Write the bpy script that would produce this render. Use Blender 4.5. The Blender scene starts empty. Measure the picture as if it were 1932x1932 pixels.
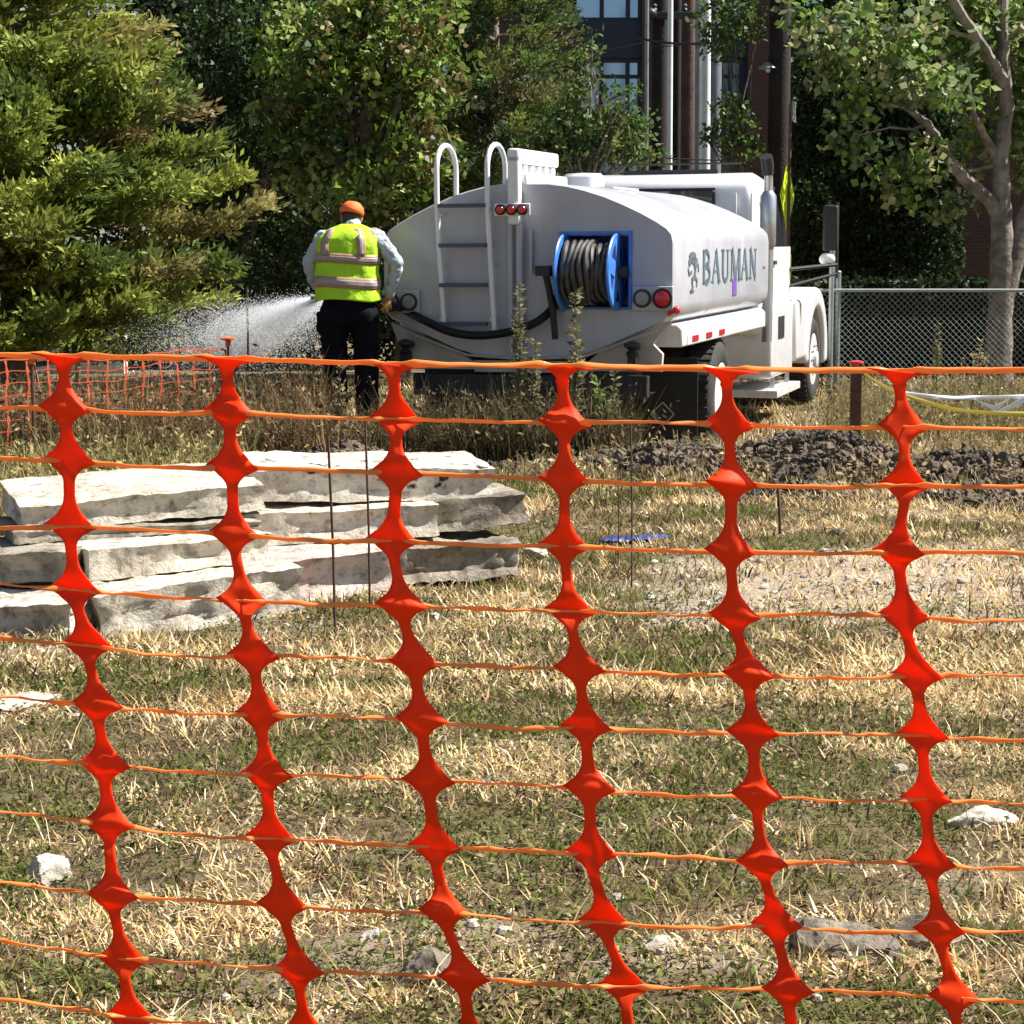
import bpy, bmesh, math, random
import numpy as np
from mathutils import Vector, Matrix, noise as mnoise
random.seed(7); rng = np.random.default_rng(7)
C = bpy.context.scene.collection
R = math.radians
# ------------------------------------------------------------------ camera, sky, sun, exposure
EYE = 1.34; F = 3700.0; PW = 1932.0
PITCH = math.atan(431.0/F)
scn = bpy.context.scene
cam_d = bpy.data.cameras.new('camera'); cam = bpy.data.objects.new('camera', cam_d); C.objects.link(cam)
cam.location = (0, 0, EYE); cam.rotation_euler = (math.pi/2 - PITCH, 0, 0)
cam_d.sensor_width = 36; cam_d.lens = 36*F/PW; cam_d.clip_end = 2000; cam_d.clip_start = 0.05
scn.camera = cam
SUN_EL, SUN_AZ = R(51), R(84)          # azimuth from +Y towards +X
w = bpy.data.worlds.new("World"); scn.world = w; w.use_nodes = True
wn = w.node_tree.nodes; bg = wn.get('Background') or wn.new('ShaderNodeBackground')
sky = wn.new('ShaderNodeTexSky'); sky.sky_type = 'NISHITA'; sky.sun_disc = False
sky.sun_elevation = SUN_EL; sky.sun_rotation = SUN_AZ
w.node_tree.links.new(sky.outputs[0], bg.inputs[0]); bg.inputs[1].default_value = 0.05
sl = bpy.data.lights.new('sun', 'SUN'); sl.energy = 5.0; sl.angle = R(0.5); sl.color = (1, 0.95, 0.86)
sun = bpy.data.objects.new('sun', sl); C.objects.link(sun)
sd = Vector((math.cos(SUN_EL)*math.sin(SUN_AZ), math.cos(SUN_EL)*math.cos(SUN_AZ), math.sin(SUN_EL)))
sun.rotation_euler = sd.to_track_quat('Z', 'Y').to_euler()
scn.view_settings.view_transform = 'Standard'; scn.view_settings.look = 'None'
scn.view_settings.exposure = 1.15; scn.view_settings.gamma = 1

# ------------------------------------------------------------------ helpers
CP, SP = math.cos(PITCH), math.sin(PITCH)
def at(px, py, Y):
    """point at distance Y seen at (px, py) of the 1932-pixel photograph"""
    u = (px-966)/F; v = (966-py)/F
    d = Vector((u, CP+v*SP, -SP+v*CP)); return Vector((0, 0, EYE)) + d*(Y/d.y)
def xz(px, Y): return (px-966)/F*Y*1.0066
def tag(o, label=None, cat=None, group=None, kind=None):
    if label: o['label'] = label
    if cat: o['category'] = cat
    if group: o['group'] = group
    if kind: o['kind'] = kind
    return o
def empty(name, loc=(0, 0, 0), rot=(0, 0, 0)):
    o = bpy.data.objects.new(name, None); o.location = loc; o.rotation_euler = rot; C.objects.link(o); return o

def hash3(ix, iy, iz, s):
    n = (ix*374761393 + iy*668265263 + iz*2147483647*3 + s*1274126177) & 0xffffffff
    n = ((n ^ (n >> 13))*1274126177) & 0xffffffff
    n = (n ^ (n >> 16)) & 0xffffffff
    return n/4294967295.0
def vnoise(x, y, z=0.0, s=0):
    x = np.asarray(x, float); y = np.asarray(y, float); z = np.asarray(z, float) + 0*x
    xi = np.floor(x).astype(np.int64); yi = np.floor(y).astype(np.int64); zi = np.floor(z).astype(np.int64)
    fx = x-xi; fy = y-yi; fz = z-zi
    fx = fx*fx*(3-2*fx); fy = fy*fy*(3-2*fy); fz = fz*fz*(3-2*fz)
    r = 0
    for a in (0, 1):
        for b in (0, 1):
            for c in (0, 1):
                r = r + hash3(xi+a, yi+b, zi+c, s)*(fx if a else 1-fx)*(fy if b else 1-fy)*(fz if c else 1-fz)
    return r*2-1
def sstep(a, b, x):
    t = np.clip((np.asarray(x, float)-a)/(b-a), 0, 1); return t*t*(3-2*t)

def height(x, y):
    x = np.asarray(x, float); y = np.asarray(y, float)
    h = 0.05*vnoise(x*0.5, y*0.5, s=1) + 0.025*vnoise(x*1.7, y*1.7, s=2)
    h = h + 0.012*vnoise(x*7, y*7, s=3)*sstep(60, 20, y)
    h = h*(1-0.6*sstep(18, 26, y))
    tr = sstep(14.2, 15.6, y)*sstep(30, 26, y)*sstep(-1.25, -0.55, x)*sstep(9, 6, x)
    h = h*(1-tr) + tr*(-0.2+0.0227*(y-16))
    h = h + 0.14*np.exp(-((y-13.6)/0.7)**2)*sstep(0.2, 1.4, x)
    h = h + 0.22*np.exp(-(((x+1.5)/0.8)**2+((y-15.85)/0.8)**2))*(1-0.5*tr)
    h = h + 0.10*np.exp(-(((x+1.0)/0.9)**2+((y-13.2)/0.6)**2))
    return h

class MB:
    def __init__(s): s.v = []; s.f = []
    def add(s, vs, fs):
        n = len(s.v); s.v += [tuple(p) for p in vs]; s.f += [tuple(i+n for i in q) for q in fs]; return s
    def box(s, c, d, rot=None, taper=1.0):
        hx, hy, hz = d[0]/2, d[1]/2, d[2]/2
        vs = [Vector((a*hx*(taper if k > 0 else 1), b*hy*(taper if k > 0 else 1), k*hz)) for k in (-1, 1) for b in (-1, 1) for a in (-1, 1)]
        if rot is not None: vs = [rot @ p for p in vs]
        vs = [p+Vector(c) for p in vs]
        return s.add(vs, [(0, 2, 3, 1), (4, 5, 7, 6), (0, 1, 5, 4), (2, 6, 7, 3), (0, 4, 6, 2), (1, 3, 7, 5)])
    def bb(s, x0, x1, y0, y1, z0, z1): return s.box(((x0+x1)/2, (y0+y1)/2, (z0+z1)/2), (x1-x0, y1-y0, z1-z0))
    def tube(s, pts, r, n=10, cap=True):
        pts = [Vector(p) for p in pts]; m = len(pts)
        rs = list(r) if hasattr(r, '__len__') else [r]*m
        t0 = (pts[1]-pts[0]).normalized(); up = Vector((0, 0, 1)) if abs(t0.z) < 0.9 else Vector((1, 0, 0))
        a = t0.cross(up).normalized(); vs = []
        for i in range(m):
            t = (pts[min(i+1, m-1)]-pts[max(i-1, 0)]).normalized()
            a = (a - t*a.dot(t)).normalized(); b = t.cross(a)
            for k in range(n):
                an = 2*math.pi*k/n; vs.append(pts[i]+(a*math.cos(an)+b*math.sin(an))*rs[i])
        fs = [(i*n+k, i*n+(k+1) % n, (i+1)*n+(k+1) % n, (i+1)*n+k) for i in range(m-1) for k in range(n)]
        if cap: fs += [tuple(range(n-1, -1, -1)), tuple((m-1)*n+k for k in range(n))]
        return s.add(vs, fs)
    def prism(s, poly, ax, a0, a1):
        """poly of (u,v) extruded along axis ax: x -> (u=y,v=z), y -> (u=x,v=z), z -> (u=x,v=y)"""
        def p(u, v, a): return {'x': (a, u, v), 'y': (u, a, v), 'z': (u, v, a)}[ax]
        n = len(poly)
        vs = [p(u, v, a0) for u, v in poly]+[p(u, v, a1) for u, v in poly]
        fs = [tuple(range(n)), tuple(range(2*n-1, n-1, -1))]+[(k, k+n, (k+1) % n+n, (k+1) % n) for k in range(n)]
        return s.add(vs, fs)
    def lathe(s, prof, ax='z', c=(0, 0, 0), n=28):
        """prof of (radius, height)"""
        vs = []; m = len(prof)
        for r, h in prof:
            for k in range(n):
                a = 2*math.pi*k/n; q = (r*math.cos(a), r*math.sin(a), h)
                q = {'z': q, 'x': (q[2], q[0], q[1]), 'y': (q[0], q[2], q[1])}[ax]
                vs.append((q[0]+c[0], q[1]+c[1], q[2]+c[2]))
        fs = [(i*n+k, i*n+(k+1) % n, (i+1)*n+(k+1) % n, (i+1)*n+k) for i in range(m-1) for k in range(n)]
        if prof[0][0] > 1e-6: fs.append(tuple(range(n-1, -1, -1)))
        if prof[-1][0] > 1e-6: fs.append(tuple((m-1)*n+k for k in range(n)))
        return s.add(vs, fs)
    def ball(s, c, r, n=14, rot=None):
        r = r if hasattr(r, '__len__') else (r, r, r); vs = []; fs = []; m = n//2+1
        for i in range(m+1):
            t = math.pi*i/m
            for k in range(n):
                a = 2*math.pi*k/n; q = Vector((r[0]*math.sin(t)*math.cos(a), r[1]*math.sin(t)*math.sin(a), r[2]*math.cos(t)))
                if rot is not None: q = rot @ q
                vs.append(q+Vector(c))
        fs = [(i*n+k, (i+1)*n+k, (i+1)*n+(k+1) % n, i*n+(k+1) % n) for i in range(m) for k in range(n)]
        return s.add(vs, fs)
    def build(s, name, mat, parent=None, smooth=False, bevel=0, merge=True, angle=40):
        me = bpy.data.meshes.new(name); me.from_pydata(s.v, [], s.f)
        bm = bmesh.new(); bm.from_mesh(me)
        if merge: bmesh.ops.remove_doubles(bm, verts=bm.verts, dist=1e-5)
        bmesh.ops.recalc_face_normals(bm, faces=bm.faces); bm.to_mesh(me); bm.free()
        if mat: me.materials.append(mat)
        o = bpy.data.objects.new(name, me); C.objects.link(o)
        if parent: o.parent = parent
        if bevel:
            md = o.modifiers.new('bevel', 'BEVEL'); md.width = bevel; md.segments = 3; md.limit_method = 'ANGLE'; md.angle_limit = R(35)
        if smooth or bevel:
            me.polygons.foreach_set('use_smooth', [True]*len(me.polygons))
            try: me.set_sharp_from_angle(angle=R(angle))
            except Exception: pass
        return o

def quads_obj(name, V, mat, parent=None, col=None, smooth=False):
    """V: (n, k, 3) with k = 4 (one quad each) or 6 (two quads each)"""
    n, k = V.shape[0], V.shape[1]
    me = bpy.data.meshes.new(name)
    me.vertices.add(n*k); me.vertices.foreach_set('co', V.reshape(-1).astype(np.float32))
    base = np.arange(n)[:, None]*k
    loc = np.array([0, 1, 2, 3]) if k == 4 else np.array([0, 1, 3, 2, 2, 3, 5, 4])
    idx = (base+loc[None, :]).reshape(-1).astype(np.int32); nf = len(idx)//4
    me.loops.add(len(idx)); me.loops.foreach_set('vertex_index', idx)
    me.polygons.add(nf); me.polygons.foreach_set('loop_start', (np.arange(nf)*4).astype(np.int32))
    me.polygons.foreach_set('loop_total', np.full(nf, 4, np.int32))
    me.update(calc_edges=True)
    if col is not None:
        a = me.color_attributes.new('tint', 'FLOAT_COLOR', 'POINT')
        cc = np.ones((n, k, 4), np.float32); cc[:, :, :3] = col[:, None, :]
        a.data.foreach_set('color', cc.reshape(-1))
    me.materials.append(mat)
    o = bpy.data.objects.new(name, me); C.objects.link(o)
    if parent: o.parent = parent
    return o

# ------------------------------------------------------------------ materials
M = {}
def mat(name, col=(0.5, 0.5, 0.5), rough=0.6, metal=0.0, var=0.0, vscale=6.0, bump=0.0, bscale=30.0, col2=None, spec=0.5, coat=0.0, trans=0.0, detail=6):
    m = bpy.data.materials.new(name); m.use_nodes = True; nt = m.node_tree; N = nt.nodes; L = nt.links
    p = N['Principled BSDF']; p.inputs['Base Color'].default_value = (*col, 1); p.inputs['Roughness'].default_value = rough
    p.inputs['Metallic'].default_value = metal; p.inputs['Specular IOR Level'].default_value = spec
    if coat: p.inputs['Coat Weight'].default_value = coat; p.inputs['Coat Roughness'].default_value = 0.08
    tc = N.new('ShaderNodeTexCoord')
    if var or col2:
        t = N.new('ShaderNodeTexNoise'); t.inputs['Scale'].default_value = vscale; t.inputs['Detail'].default_value = detail
        L.new(tc.outputs['Object'], t.inputs['Vector'])
        r = N.new('ShaderNodeValToRGB'); c2 = col2 or tuple(max(0, c*(1-var)) for c in col)
        r.color_ramp.elements[0].position = 0.35; r.color_ramp.elements[1].position = 0.65
        r.color_ramp.elements[0].color = (*c2, 1); r.color_ramp.elements[1].color = (*col, 1)
        L.new(t.outputs['Fac'], r.inputs[0]); L.new(r.outputs[0], p.inputs['Base Color'])
    if bump:
        t = N.new('ShaderNodeTexNoise'); t.inputs['Scale'].default_value = bscale; t.inputs['Detail'].default_value = 8
        L.new(tc.outputs['Object'], t.inputs['Vector'])
        b = N.new('ShaderNodeBump'); b.inputs['Strength'].default_value = 1; b.inputs['Distance'].default_value = bump
        L.new(t.outputs['Fac'], b.inputs['Height']); L.new(b.outputs[0], p.inputs['Normal'])
    if trans:
        tr = N.new('ShaderNodeBsdfTranslucent'); tr.inputs[0].default_value = (*col, 1); mx = N.new('ShaderNodeMixShader')
        mx.inputs[0].default_value = trans; out = N['Material Output']
        L.new(p.outputs[0], mx.inputs[1]); L.new(tr.outputs[0], mx.inputs[2]); L.new(mx.outputs[0], out.inputs[0])
    M[name] = m; return m
def leafmat(name, trans=0.4, rough=0.5, spec=0.3):
    m = bpy.data.materials.new(name); m.use_nodes = True; nt = m.node_tree; N = nt.nodes; L = nt.links
    p = N['Principled BSDF']; p.inputs['Roughness'].default_value = rough; p.inputs['Specular IOR Level'].default_value = spec
    a = N.new('ShaderNodeAttribute'); a.attribute_name = 'tint'
    tr = N.new('ShaderNodeBsdfTranslucent'); mx = N.new('ShaderNodeMixShader'); mx.inputs[0].default_value = trans
    L.new(a.outputs['Color'], p.inputs['Base Color']); L.new(a.outputs['Color'], tr.inputs[0])
    L.new(p.outputs[0], mx.inputs[1]); L.new(tr.outputs[0], mx.inputs[2]); L.new(mx.outputs[0], N['Material Output'].inputs[0])
    M[name] = m; return m
leafmat('leaf', 0.35); leafmat('needle', 0.3, 0.6, 0.2); leafmat('straw', 0.25, 0.8, 0.1)
mat('white_paint', (0.80, 0.80, 0.82), 0.28, var=0.06, vscale=3, coat=0.3)
mat('tank_paint', (0.46, 0.47, 0.52), 0.3, var=0.16, vscale=2.2, coat=0.15, bump=0.004, bscale=2.5)
mat('cab_paint', (0.78, 0.78, 0.79), 0.25, coat=0.4, var=0.03)
mat('beige_paint', (0.50, 0.45, 0.39), 0.7, var=0.25, vscale=5)  # beige on the rear bulkhead stands for light reflected onto it
mat('black_rubber', (0.018, 0.018, 0.02), 0.65, var=0.3, vscale=9)
mat('tyre_rubber', (0.035, 0.033, 0.03), 0.85, var=0.4, vscale=9)
mat('dark_metal', (0.03, 0.03, 0.033), 0.5, metal=0.3)
mat('steel', (0.55, 0.56, 0.58), 0.38, metal=0.9, var=0.2, vscale=8)
mat('grey_metal', (0.32, 0.34, 0.37), 0.45, metal=0.5, var=0.2)
mat('rung', (0.09, 0.085, 0.12), 0.6)
mat('blue_paint', (0.07, 0.25, 0.78), 0.4, var=0.35, vscale=12, coat=0.2)
mat('dark_blue', (0.012, 0.03, 0.11), 0.5)
mat('red_lens', (0.55, 0.01, 0.02), 0.2, coat=0.6)
mat('red_bright', (0.75, 0.05, 0.06), 0.3)
mat('lens_grey', (0.22, 0.23, 0.23), 0.2, coat=0.5)
mat('cab_glass', (0.02, 0.025, 0.03), 0.05, spec=0.8)
mat('letter', (0.10, 0.12, 0.15), 0.5)
mat('letter_edge', (0.16, 0.30, 0.36), 0.5)
mat('purple', (0.16, 0.06, 0.36), 0.5)
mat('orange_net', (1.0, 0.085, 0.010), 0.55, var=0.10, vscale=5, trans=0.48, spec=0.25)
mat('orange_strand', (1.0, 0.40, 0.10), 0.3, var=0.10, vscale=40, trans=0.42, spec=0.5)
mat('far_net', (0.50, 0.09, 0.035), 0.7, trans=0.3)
mat('cap_orange', (0.75, 0.13, 0.02), 0.5)
mat('rust', (0.11, 0.055, 0.035), 0.85, var=0.4, vscale=20)
mat('hose', (0.010, 0.010, 0.012), 0.45, spec=0.25)
mat('hose_grey', (0.085, 0.08, 0.075), 0.45, var=0.6, vscale=14)
mat('bark', (0.23, 0.185, 0.15), 0.9, col2=(0.09, 0.07, 0.055), vscale=7, bump=0.02, bscale=18)
mat('pale_bark', (0.25, 0.215, 0.18), 0.9, col2=(0.09, 0.075, 0.06), vscale=6, bump=0.02, bscale=12)
mat('dark_bark', (0.05, 0.04, 0.032), 0.95, bump=0.02, bscale=12)
mat('pole_wood', (0.024, 0.014, 0.012), 0.9, col2=(0.012, 0.008, 0.007), vscale=4, bump=0.01)
mat('pole_wood_red', (0.10, 0.056, 0.045), 0.9, col2=(0.05, 0.028, 0.024), vscale=4, bump=0.01)
mat('white_pole', (0.78, 0.80, 0.82), 0.4, var=0.08)
mat('navy', (0.012, 0.016, 0.035), 0.5)
mat('galv', (0.32, 0.36, 0.36), 0.45, metal=0.6, var=0.2)
mat('sign_yellow', (0.62, 0.85, 0.02), 0.35)
mat('tape_yellow', (0.78, 0.68, 0.18), 0.5, trans=0.3)
mat('tape_white', (0.80, 0.83, 0.88), 0.5, trans=0.2)
mat('concrete', (0.62, 0.60, 0.56), 0.9, var=0.2, bump=0.004)
mat('tarp_blue', (0.05, 0.07, 0.28), 0.4, var=0.6, vscale=9)
mat('twig', (0.10, 0.08, 0.06), 0.9)
mat('skin', (0.42, 0.23, 0.16), 0.5)
mat('hair', (0.05, 0.035, 0.025), 0.8)
mat('shirt', (0.44, 0.49, 0.54), 0.85, var=0.15, vscale=10, bump=0.03, bscale=11)
mat('trousers', (0.008, 0.008, 0.012), 0.95, spec=0.1, bump=0.012, bscale=8)
mat('boots', (0.05, 0.035, 0.025), 0.8)
mat('glove', (0.03, 0.025, 0.02), 0.8)
mat('vest', (0.50, 0.86, 0.02), 0.7, var=0.12, vscale=9, bump=0.03, bscale=8, trans=0.12)
mat('vest_band', (0.42, 0.25, 0.16), 0.4, var=0.15, vscale=14)
mat('vest_silver', (0.34, 0.29, 0.27), 0.35)
mat('cap_red', (0.90, 0.16, 0.03), 0.7)
mat('valve', (0.80, 0.40, 0.05), 0.4)
mat('clod', (0.19, 0.145, 0.10), 0.97, col2=(0.05, 0.040, 0.030), vscale=5, bump=0.02, bscale=25)

def stone_mat(name, base, stain, spot=0.5, pink=None):
    m = bpy.data.materials.new(name); m.use_nodes = True; nt = m.node_tree; N = nt.nodes; L = nt.links
    p = N['Principled BSDF']; p.inputs['Roughness'].default_value = 0.92; p.inputs['Specular IOR Level'].default_value = 0.2
    g = N.new('ShaderNodeNewGeometry')
    def ns(sc, d=6, ro=0.6):
        t = N.new('ShaderNodeTexNoise'); t.inputs['Scale'].default_value = sc; t.inputs['Detail'].default_value = d; t.inputs['Roughness'].default_value = ro
        L.new(g.outputs['Position'], t.inputs['Vector']); return t
    def ramp(src, p0, p1, c0, c1):
        r = N.new('ShaderNodeValToRGB'); r.color_ramp.elements[0].position = p0; r.color_ramp.elements[1].position = p1
        r.color_ramp.elements[0].color = (*c0, 1); r.color_ramp.elements[1].color = (*c1, 1); L.new(src.outputs['Fac'], r.inputs[0]); return r
    a = ramp(ns(5.5), 0.38, 0.62, stain, base)
    b = ramp(ns(26, 8, 0.75), 0.36, 0.50, (0.50, 0.48, 0.45), (1.2, 1.2, 1.2))
    mx = N.new('ShaderNodeMix'); mx.data_type = 'RGBA'; mx.blend_type = 'MULTIPLY'; mx.inputs[0].default_value = 0.85
    L.new(a.outputs[0], mx.inputs[6]); L.new(b.outputs[0], mx.inputs[7])
    c = ramp(ns(11, 4, 0.5), 0.34, 0.40, (0.07, 0.07, 0.065), (1, 1, 1))
    mx2 = N.new('ShaderNodeMix'); mx2.data_type = 'RGBA'; mx2.blend_type = 'MULTIPLY'; mx2.inputs[0].default_value = spot
    L.new(mx.outputs[2], mx2.inputs[6]); L.new(c.outputs[0], mx2.inputs[7]); last = mx2.outputs[2]
    if pink:
        d = ramp(ns(3, 3), 0.45, 0.6, (1, 1, 1), pink)
        mx3 = N.new('ShaderNodeMix'); mx3.data_type = 'RGBA'; mx3.blend_type = 'MULTIPLY'; mx3.inputs[0].default_value = 1
        L.new(last, mx3.inputs[6]); L.new(d.outputs[0], mx3.inputs[7]); last = mx3.outputs[2]
    L.new(last, p.inputs['Base Color'])
    bu = N.new('ShaderNodeBump'); bu.inputs['Strength'].default_value = 1; bu.inputs['Distance'].default_value = 0.02
    L.new(ns(30, 8, 0.7).outputs['Fac'], bu.inputs['Height']); L.new(bu.outputs[0], p.inputs['Normal'])
    M[name] = m; return m
def grime(name, col=(0.27, 0.235, 0.19), amt=0.45):
    m = M[name]; N = m.node_tree.nodes; L = m.node_tree.links; p = N['Principled BSDF']; src = p.inputs['Base Color'].links[0].from_socket
    tc = N.new('ShaderNodeTexCoord'); mp = N.new('ShaderNodeMapping'); mp.inputs['Scale'].default_value = (9, 9, 0.9); L.new(tc.outputs['Object'], mp.inputs[0])
    t = N.new('ShaderNodeTexNoise'); t.inputs['Scale'].default_value = 1.6; t.inputs['Detail'].default_value = 8; t.inputs['Roughness'].default_value = 0.7; L.new(mp.outputs[0], t.inputs['Vector'])
    r = N.new('ShaderNodeMapRange'); r.inputs[1].default_value = 0.52; r.inputs[2].default_value = 0.78; r.inputs[3].default_value = 0; r.inputs[4].default_value = amt; L.new(t.outputs['Fac'], r.inputs[0])
    sx = N.new('ShaderNodeSeparateXYZ'); L.new(tc.outputs['Object'], sx.inputs[0])
    lo = N.new('ShaderNodeMapRange'); lo.inputs[1].default_value = 1.35; lo.inputs[2].default_value = 0.4; lo.inputs[3].default_value = 0; lo.inputs[4].default_value = 0.55; L.new(sx.outputs[2], lo.inputs[0])
    t2 = N.new('ShaderNodeTexNoise'); t2.inputs['Scale'].default_value = 7; t2.inputs['Detail'].default_value = 8; L.new(tc.outputs['Object'], t2.inputs['Vector'])
    mu = N.new('ShaderNodeMath'); mu.operation = 'MULTIPLY'; L.new(lo.outputs[0], mu.inputs[0]); L.new(t2.outputs['Fac'], mu.inputs[1])
    ad = N.new('ShaderNodeMath'); ad.operation = 'ADD'; ad.use_clamp = True; L.new(r.outputs[0], ad.inputs[0]); L.new(mu.outputs[0], ad.inputs[1])
    mx = N.new('ShaderNodeMix'); mx.data_type = 'RGBA'; L.new(ad.outputs[0], mx.inputs[0]); L.new(src, mx.inputs[6]); mx.inputs[7].default_value = (*col, 1); L.new(mx.outputs[2], p.inputs['Base Color'])
grime('tank_paint', amt=0.30); grime('cab_paint', amt=0.22); grime('white_paint', amt=0.22)

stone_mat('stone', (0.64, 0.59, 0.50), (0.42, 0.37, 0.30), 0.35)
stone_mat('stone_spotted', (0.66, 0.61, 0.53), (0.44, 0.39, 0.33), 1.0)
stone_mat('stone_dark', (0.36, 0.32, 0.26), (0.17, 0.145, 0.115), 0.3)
stone_mat('stone_pink', (0.62, 0.55, 0.50), (0.42, 0.36, 0.32), 0.25, (1.0, 0.80, 0.80))
stone_mat('stone_white', (0.72, 0.68, 0.60), (0.42, 0.37, 0.31), 0.2)

def ground_mat():
    m = bpy.data.materials.new('soil'); m.use_nodes = True; nt = m.node_tree; N = nt.nodes; L = nt.links
    p = N['Principled BSDF']; p.inputs['Roughness'].default_value = 0.97; p.inputs['Specular IOR Level'].default_value = 0.1
    g = N.new('ShaderNodeNewGeometry')
    def ns(sc, d=6, ro=0.6):
        t = N.new('ShaderNodeTexNoise'); t.inputs['Scale'].default_value = sc; t.inputs['Detail'].default_value = d; t.inputs['Roughness'].default_value = ro
        L.new(g.outputs['Position'], t.inputs['Vector']); return t
    a = N.new('ShaderNodeValToRGB'); e = a.color_ramp.elements
    e[0].position = 0.3; e[0].color = (0.07, 0.055, 0.032, 1); e[1].position = 0.7; e[1].color = (0.36, 0.28, 0.18, 1)
    e.new(0.5).color = (0.17, 0.135, 0.075, 1)
    L.new(ns(14, 8, 0.75).outputs['Fac'], a.inputs[0])
    pa = N.new('ShaderNodeAttribute'); pa.attribute_name = 'bare'
    pc = N.new('ShaderNodeValToRGB'); pc.color_ramp.elements[0].position = 0.35; pc.color_ramp.elements[1].position = 0.65
    pc.color_ramp.elements[0].color = (0.33, 0.26, 0.19, 1); pc.color_ramp.elements[1].color = (0.58, 0.48, 0.38, 1)
    L.new(ns(30, 8, 0.8).outputs['Fac'], pc.inputs[0])
    mx = N.new('ShaderNodeMix'); mx.data_type = 'RGBA'; L.new(pa.outputs['Fac'], mx.inputs[0]); L.new(a.outputs[0], mx.inputs[6]); L.new(pc.outputs[0], mx.inputs[7])
    L.new(mx.outputs[2], p.inputs['Base Color'])
    bu = N.new('ShaderNodeBump'); bu.inputs['Strength'].default_value = 1; bu.inputs['Distance'].default_value = 0.03
    L.new(ns(40, 8, 0.7).outputs['Fac'], bu.inputs['Height']); L.new(bu.outputs[0], p.inputs['Normal'])
    return m

def bare_mask(x, y):
    """pale trodden soil: a band on the right and some small spots"""
    n = vnoise(x*0.9, y*1.6, s=21)*0.6+vnoise(x*3.1, y*4.7, s=22)*0.4
    band = 1.15*np.exp(-((y-8.3-0.25*np.sin(x*1.3))/1.15)**2)*sstep(0.1, 0.9, x)
    a = sstep(0.40, 0.85, band+0.55*n+0.25*vnoise(x*2.2, y*6, s=25))
    b = sstep(0.42, 0.62, n+0.25*sstep(5.0, 3.6, y))*0.7
    return np.clip(np.maximum(a, b), 0, 1)*sstep(40, 12, y)

# ------------------------------------------------------------------ ground
def build_ground():
    xs = np.concatenate([[-400, -200, -100, -60, -40, -28, -20, -15], np.arange(-12, 12.01, 0.1), [15, 20, 28, 40, 60, 100, 200, 400]])
    ys = np.concatenate([[-60, -20, -8, -3], np.arange(-1, 27.01, 0.1), [28, 30, 33, 37, 45, 60, 100, 200, 600]])
    X, Y = np.meshgrid(xs, ys); Z = height(X, Y); nx, ny = len(xs), len(ys)
    V = np.stack([X, Y, Z], -1).reshape(-1, 3)
    i = np.arange(ny-1)[:, None]*nx+np.arange(nx-1)[None, :]
    Fc = np.stack([i, i+1, i+nx+1, i+nx], -1).reshape(-1, 4)
    me = bpy.data.meshes.new('ground'); me.vertices.add(len(V)); me.vertices.foreach_set('co', V.reshape(-1))
    me.loops.add(Fc.size); me.loops.foreach_set('vertex_index', Fc.reshape(-1).astype(np.int32))
    me.polygons.add(len(Fc)); me.polygons.foreach_set('loop_start', (np.arange(len(Fc))*4).astype(np.int32)); me.polygons.foreach_set('loop_total', np.full(len(Fc), 4, np.int32))
    me.update(calc_edges=True); me.polygons.foreach_set('use_smooth', [True]*len(Fc))
    at_ = me.attributes.new('bare', 'FLOAT', 'POINT'); at_.data.foreach_set('value', bare_mask(V[:, 0], V[:, 1]).astype(np.float32))
    me.materials.append(ground_mat()); o = bpy.data.objects.new('ground', me); C.objects.link(o)
    tag(o, 'dry trodden field of soil and matted grass', kind='structure')
build_ground()

def gz(x, y): return float(height(np.array([x]), np.array([y]))[0])

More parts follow.
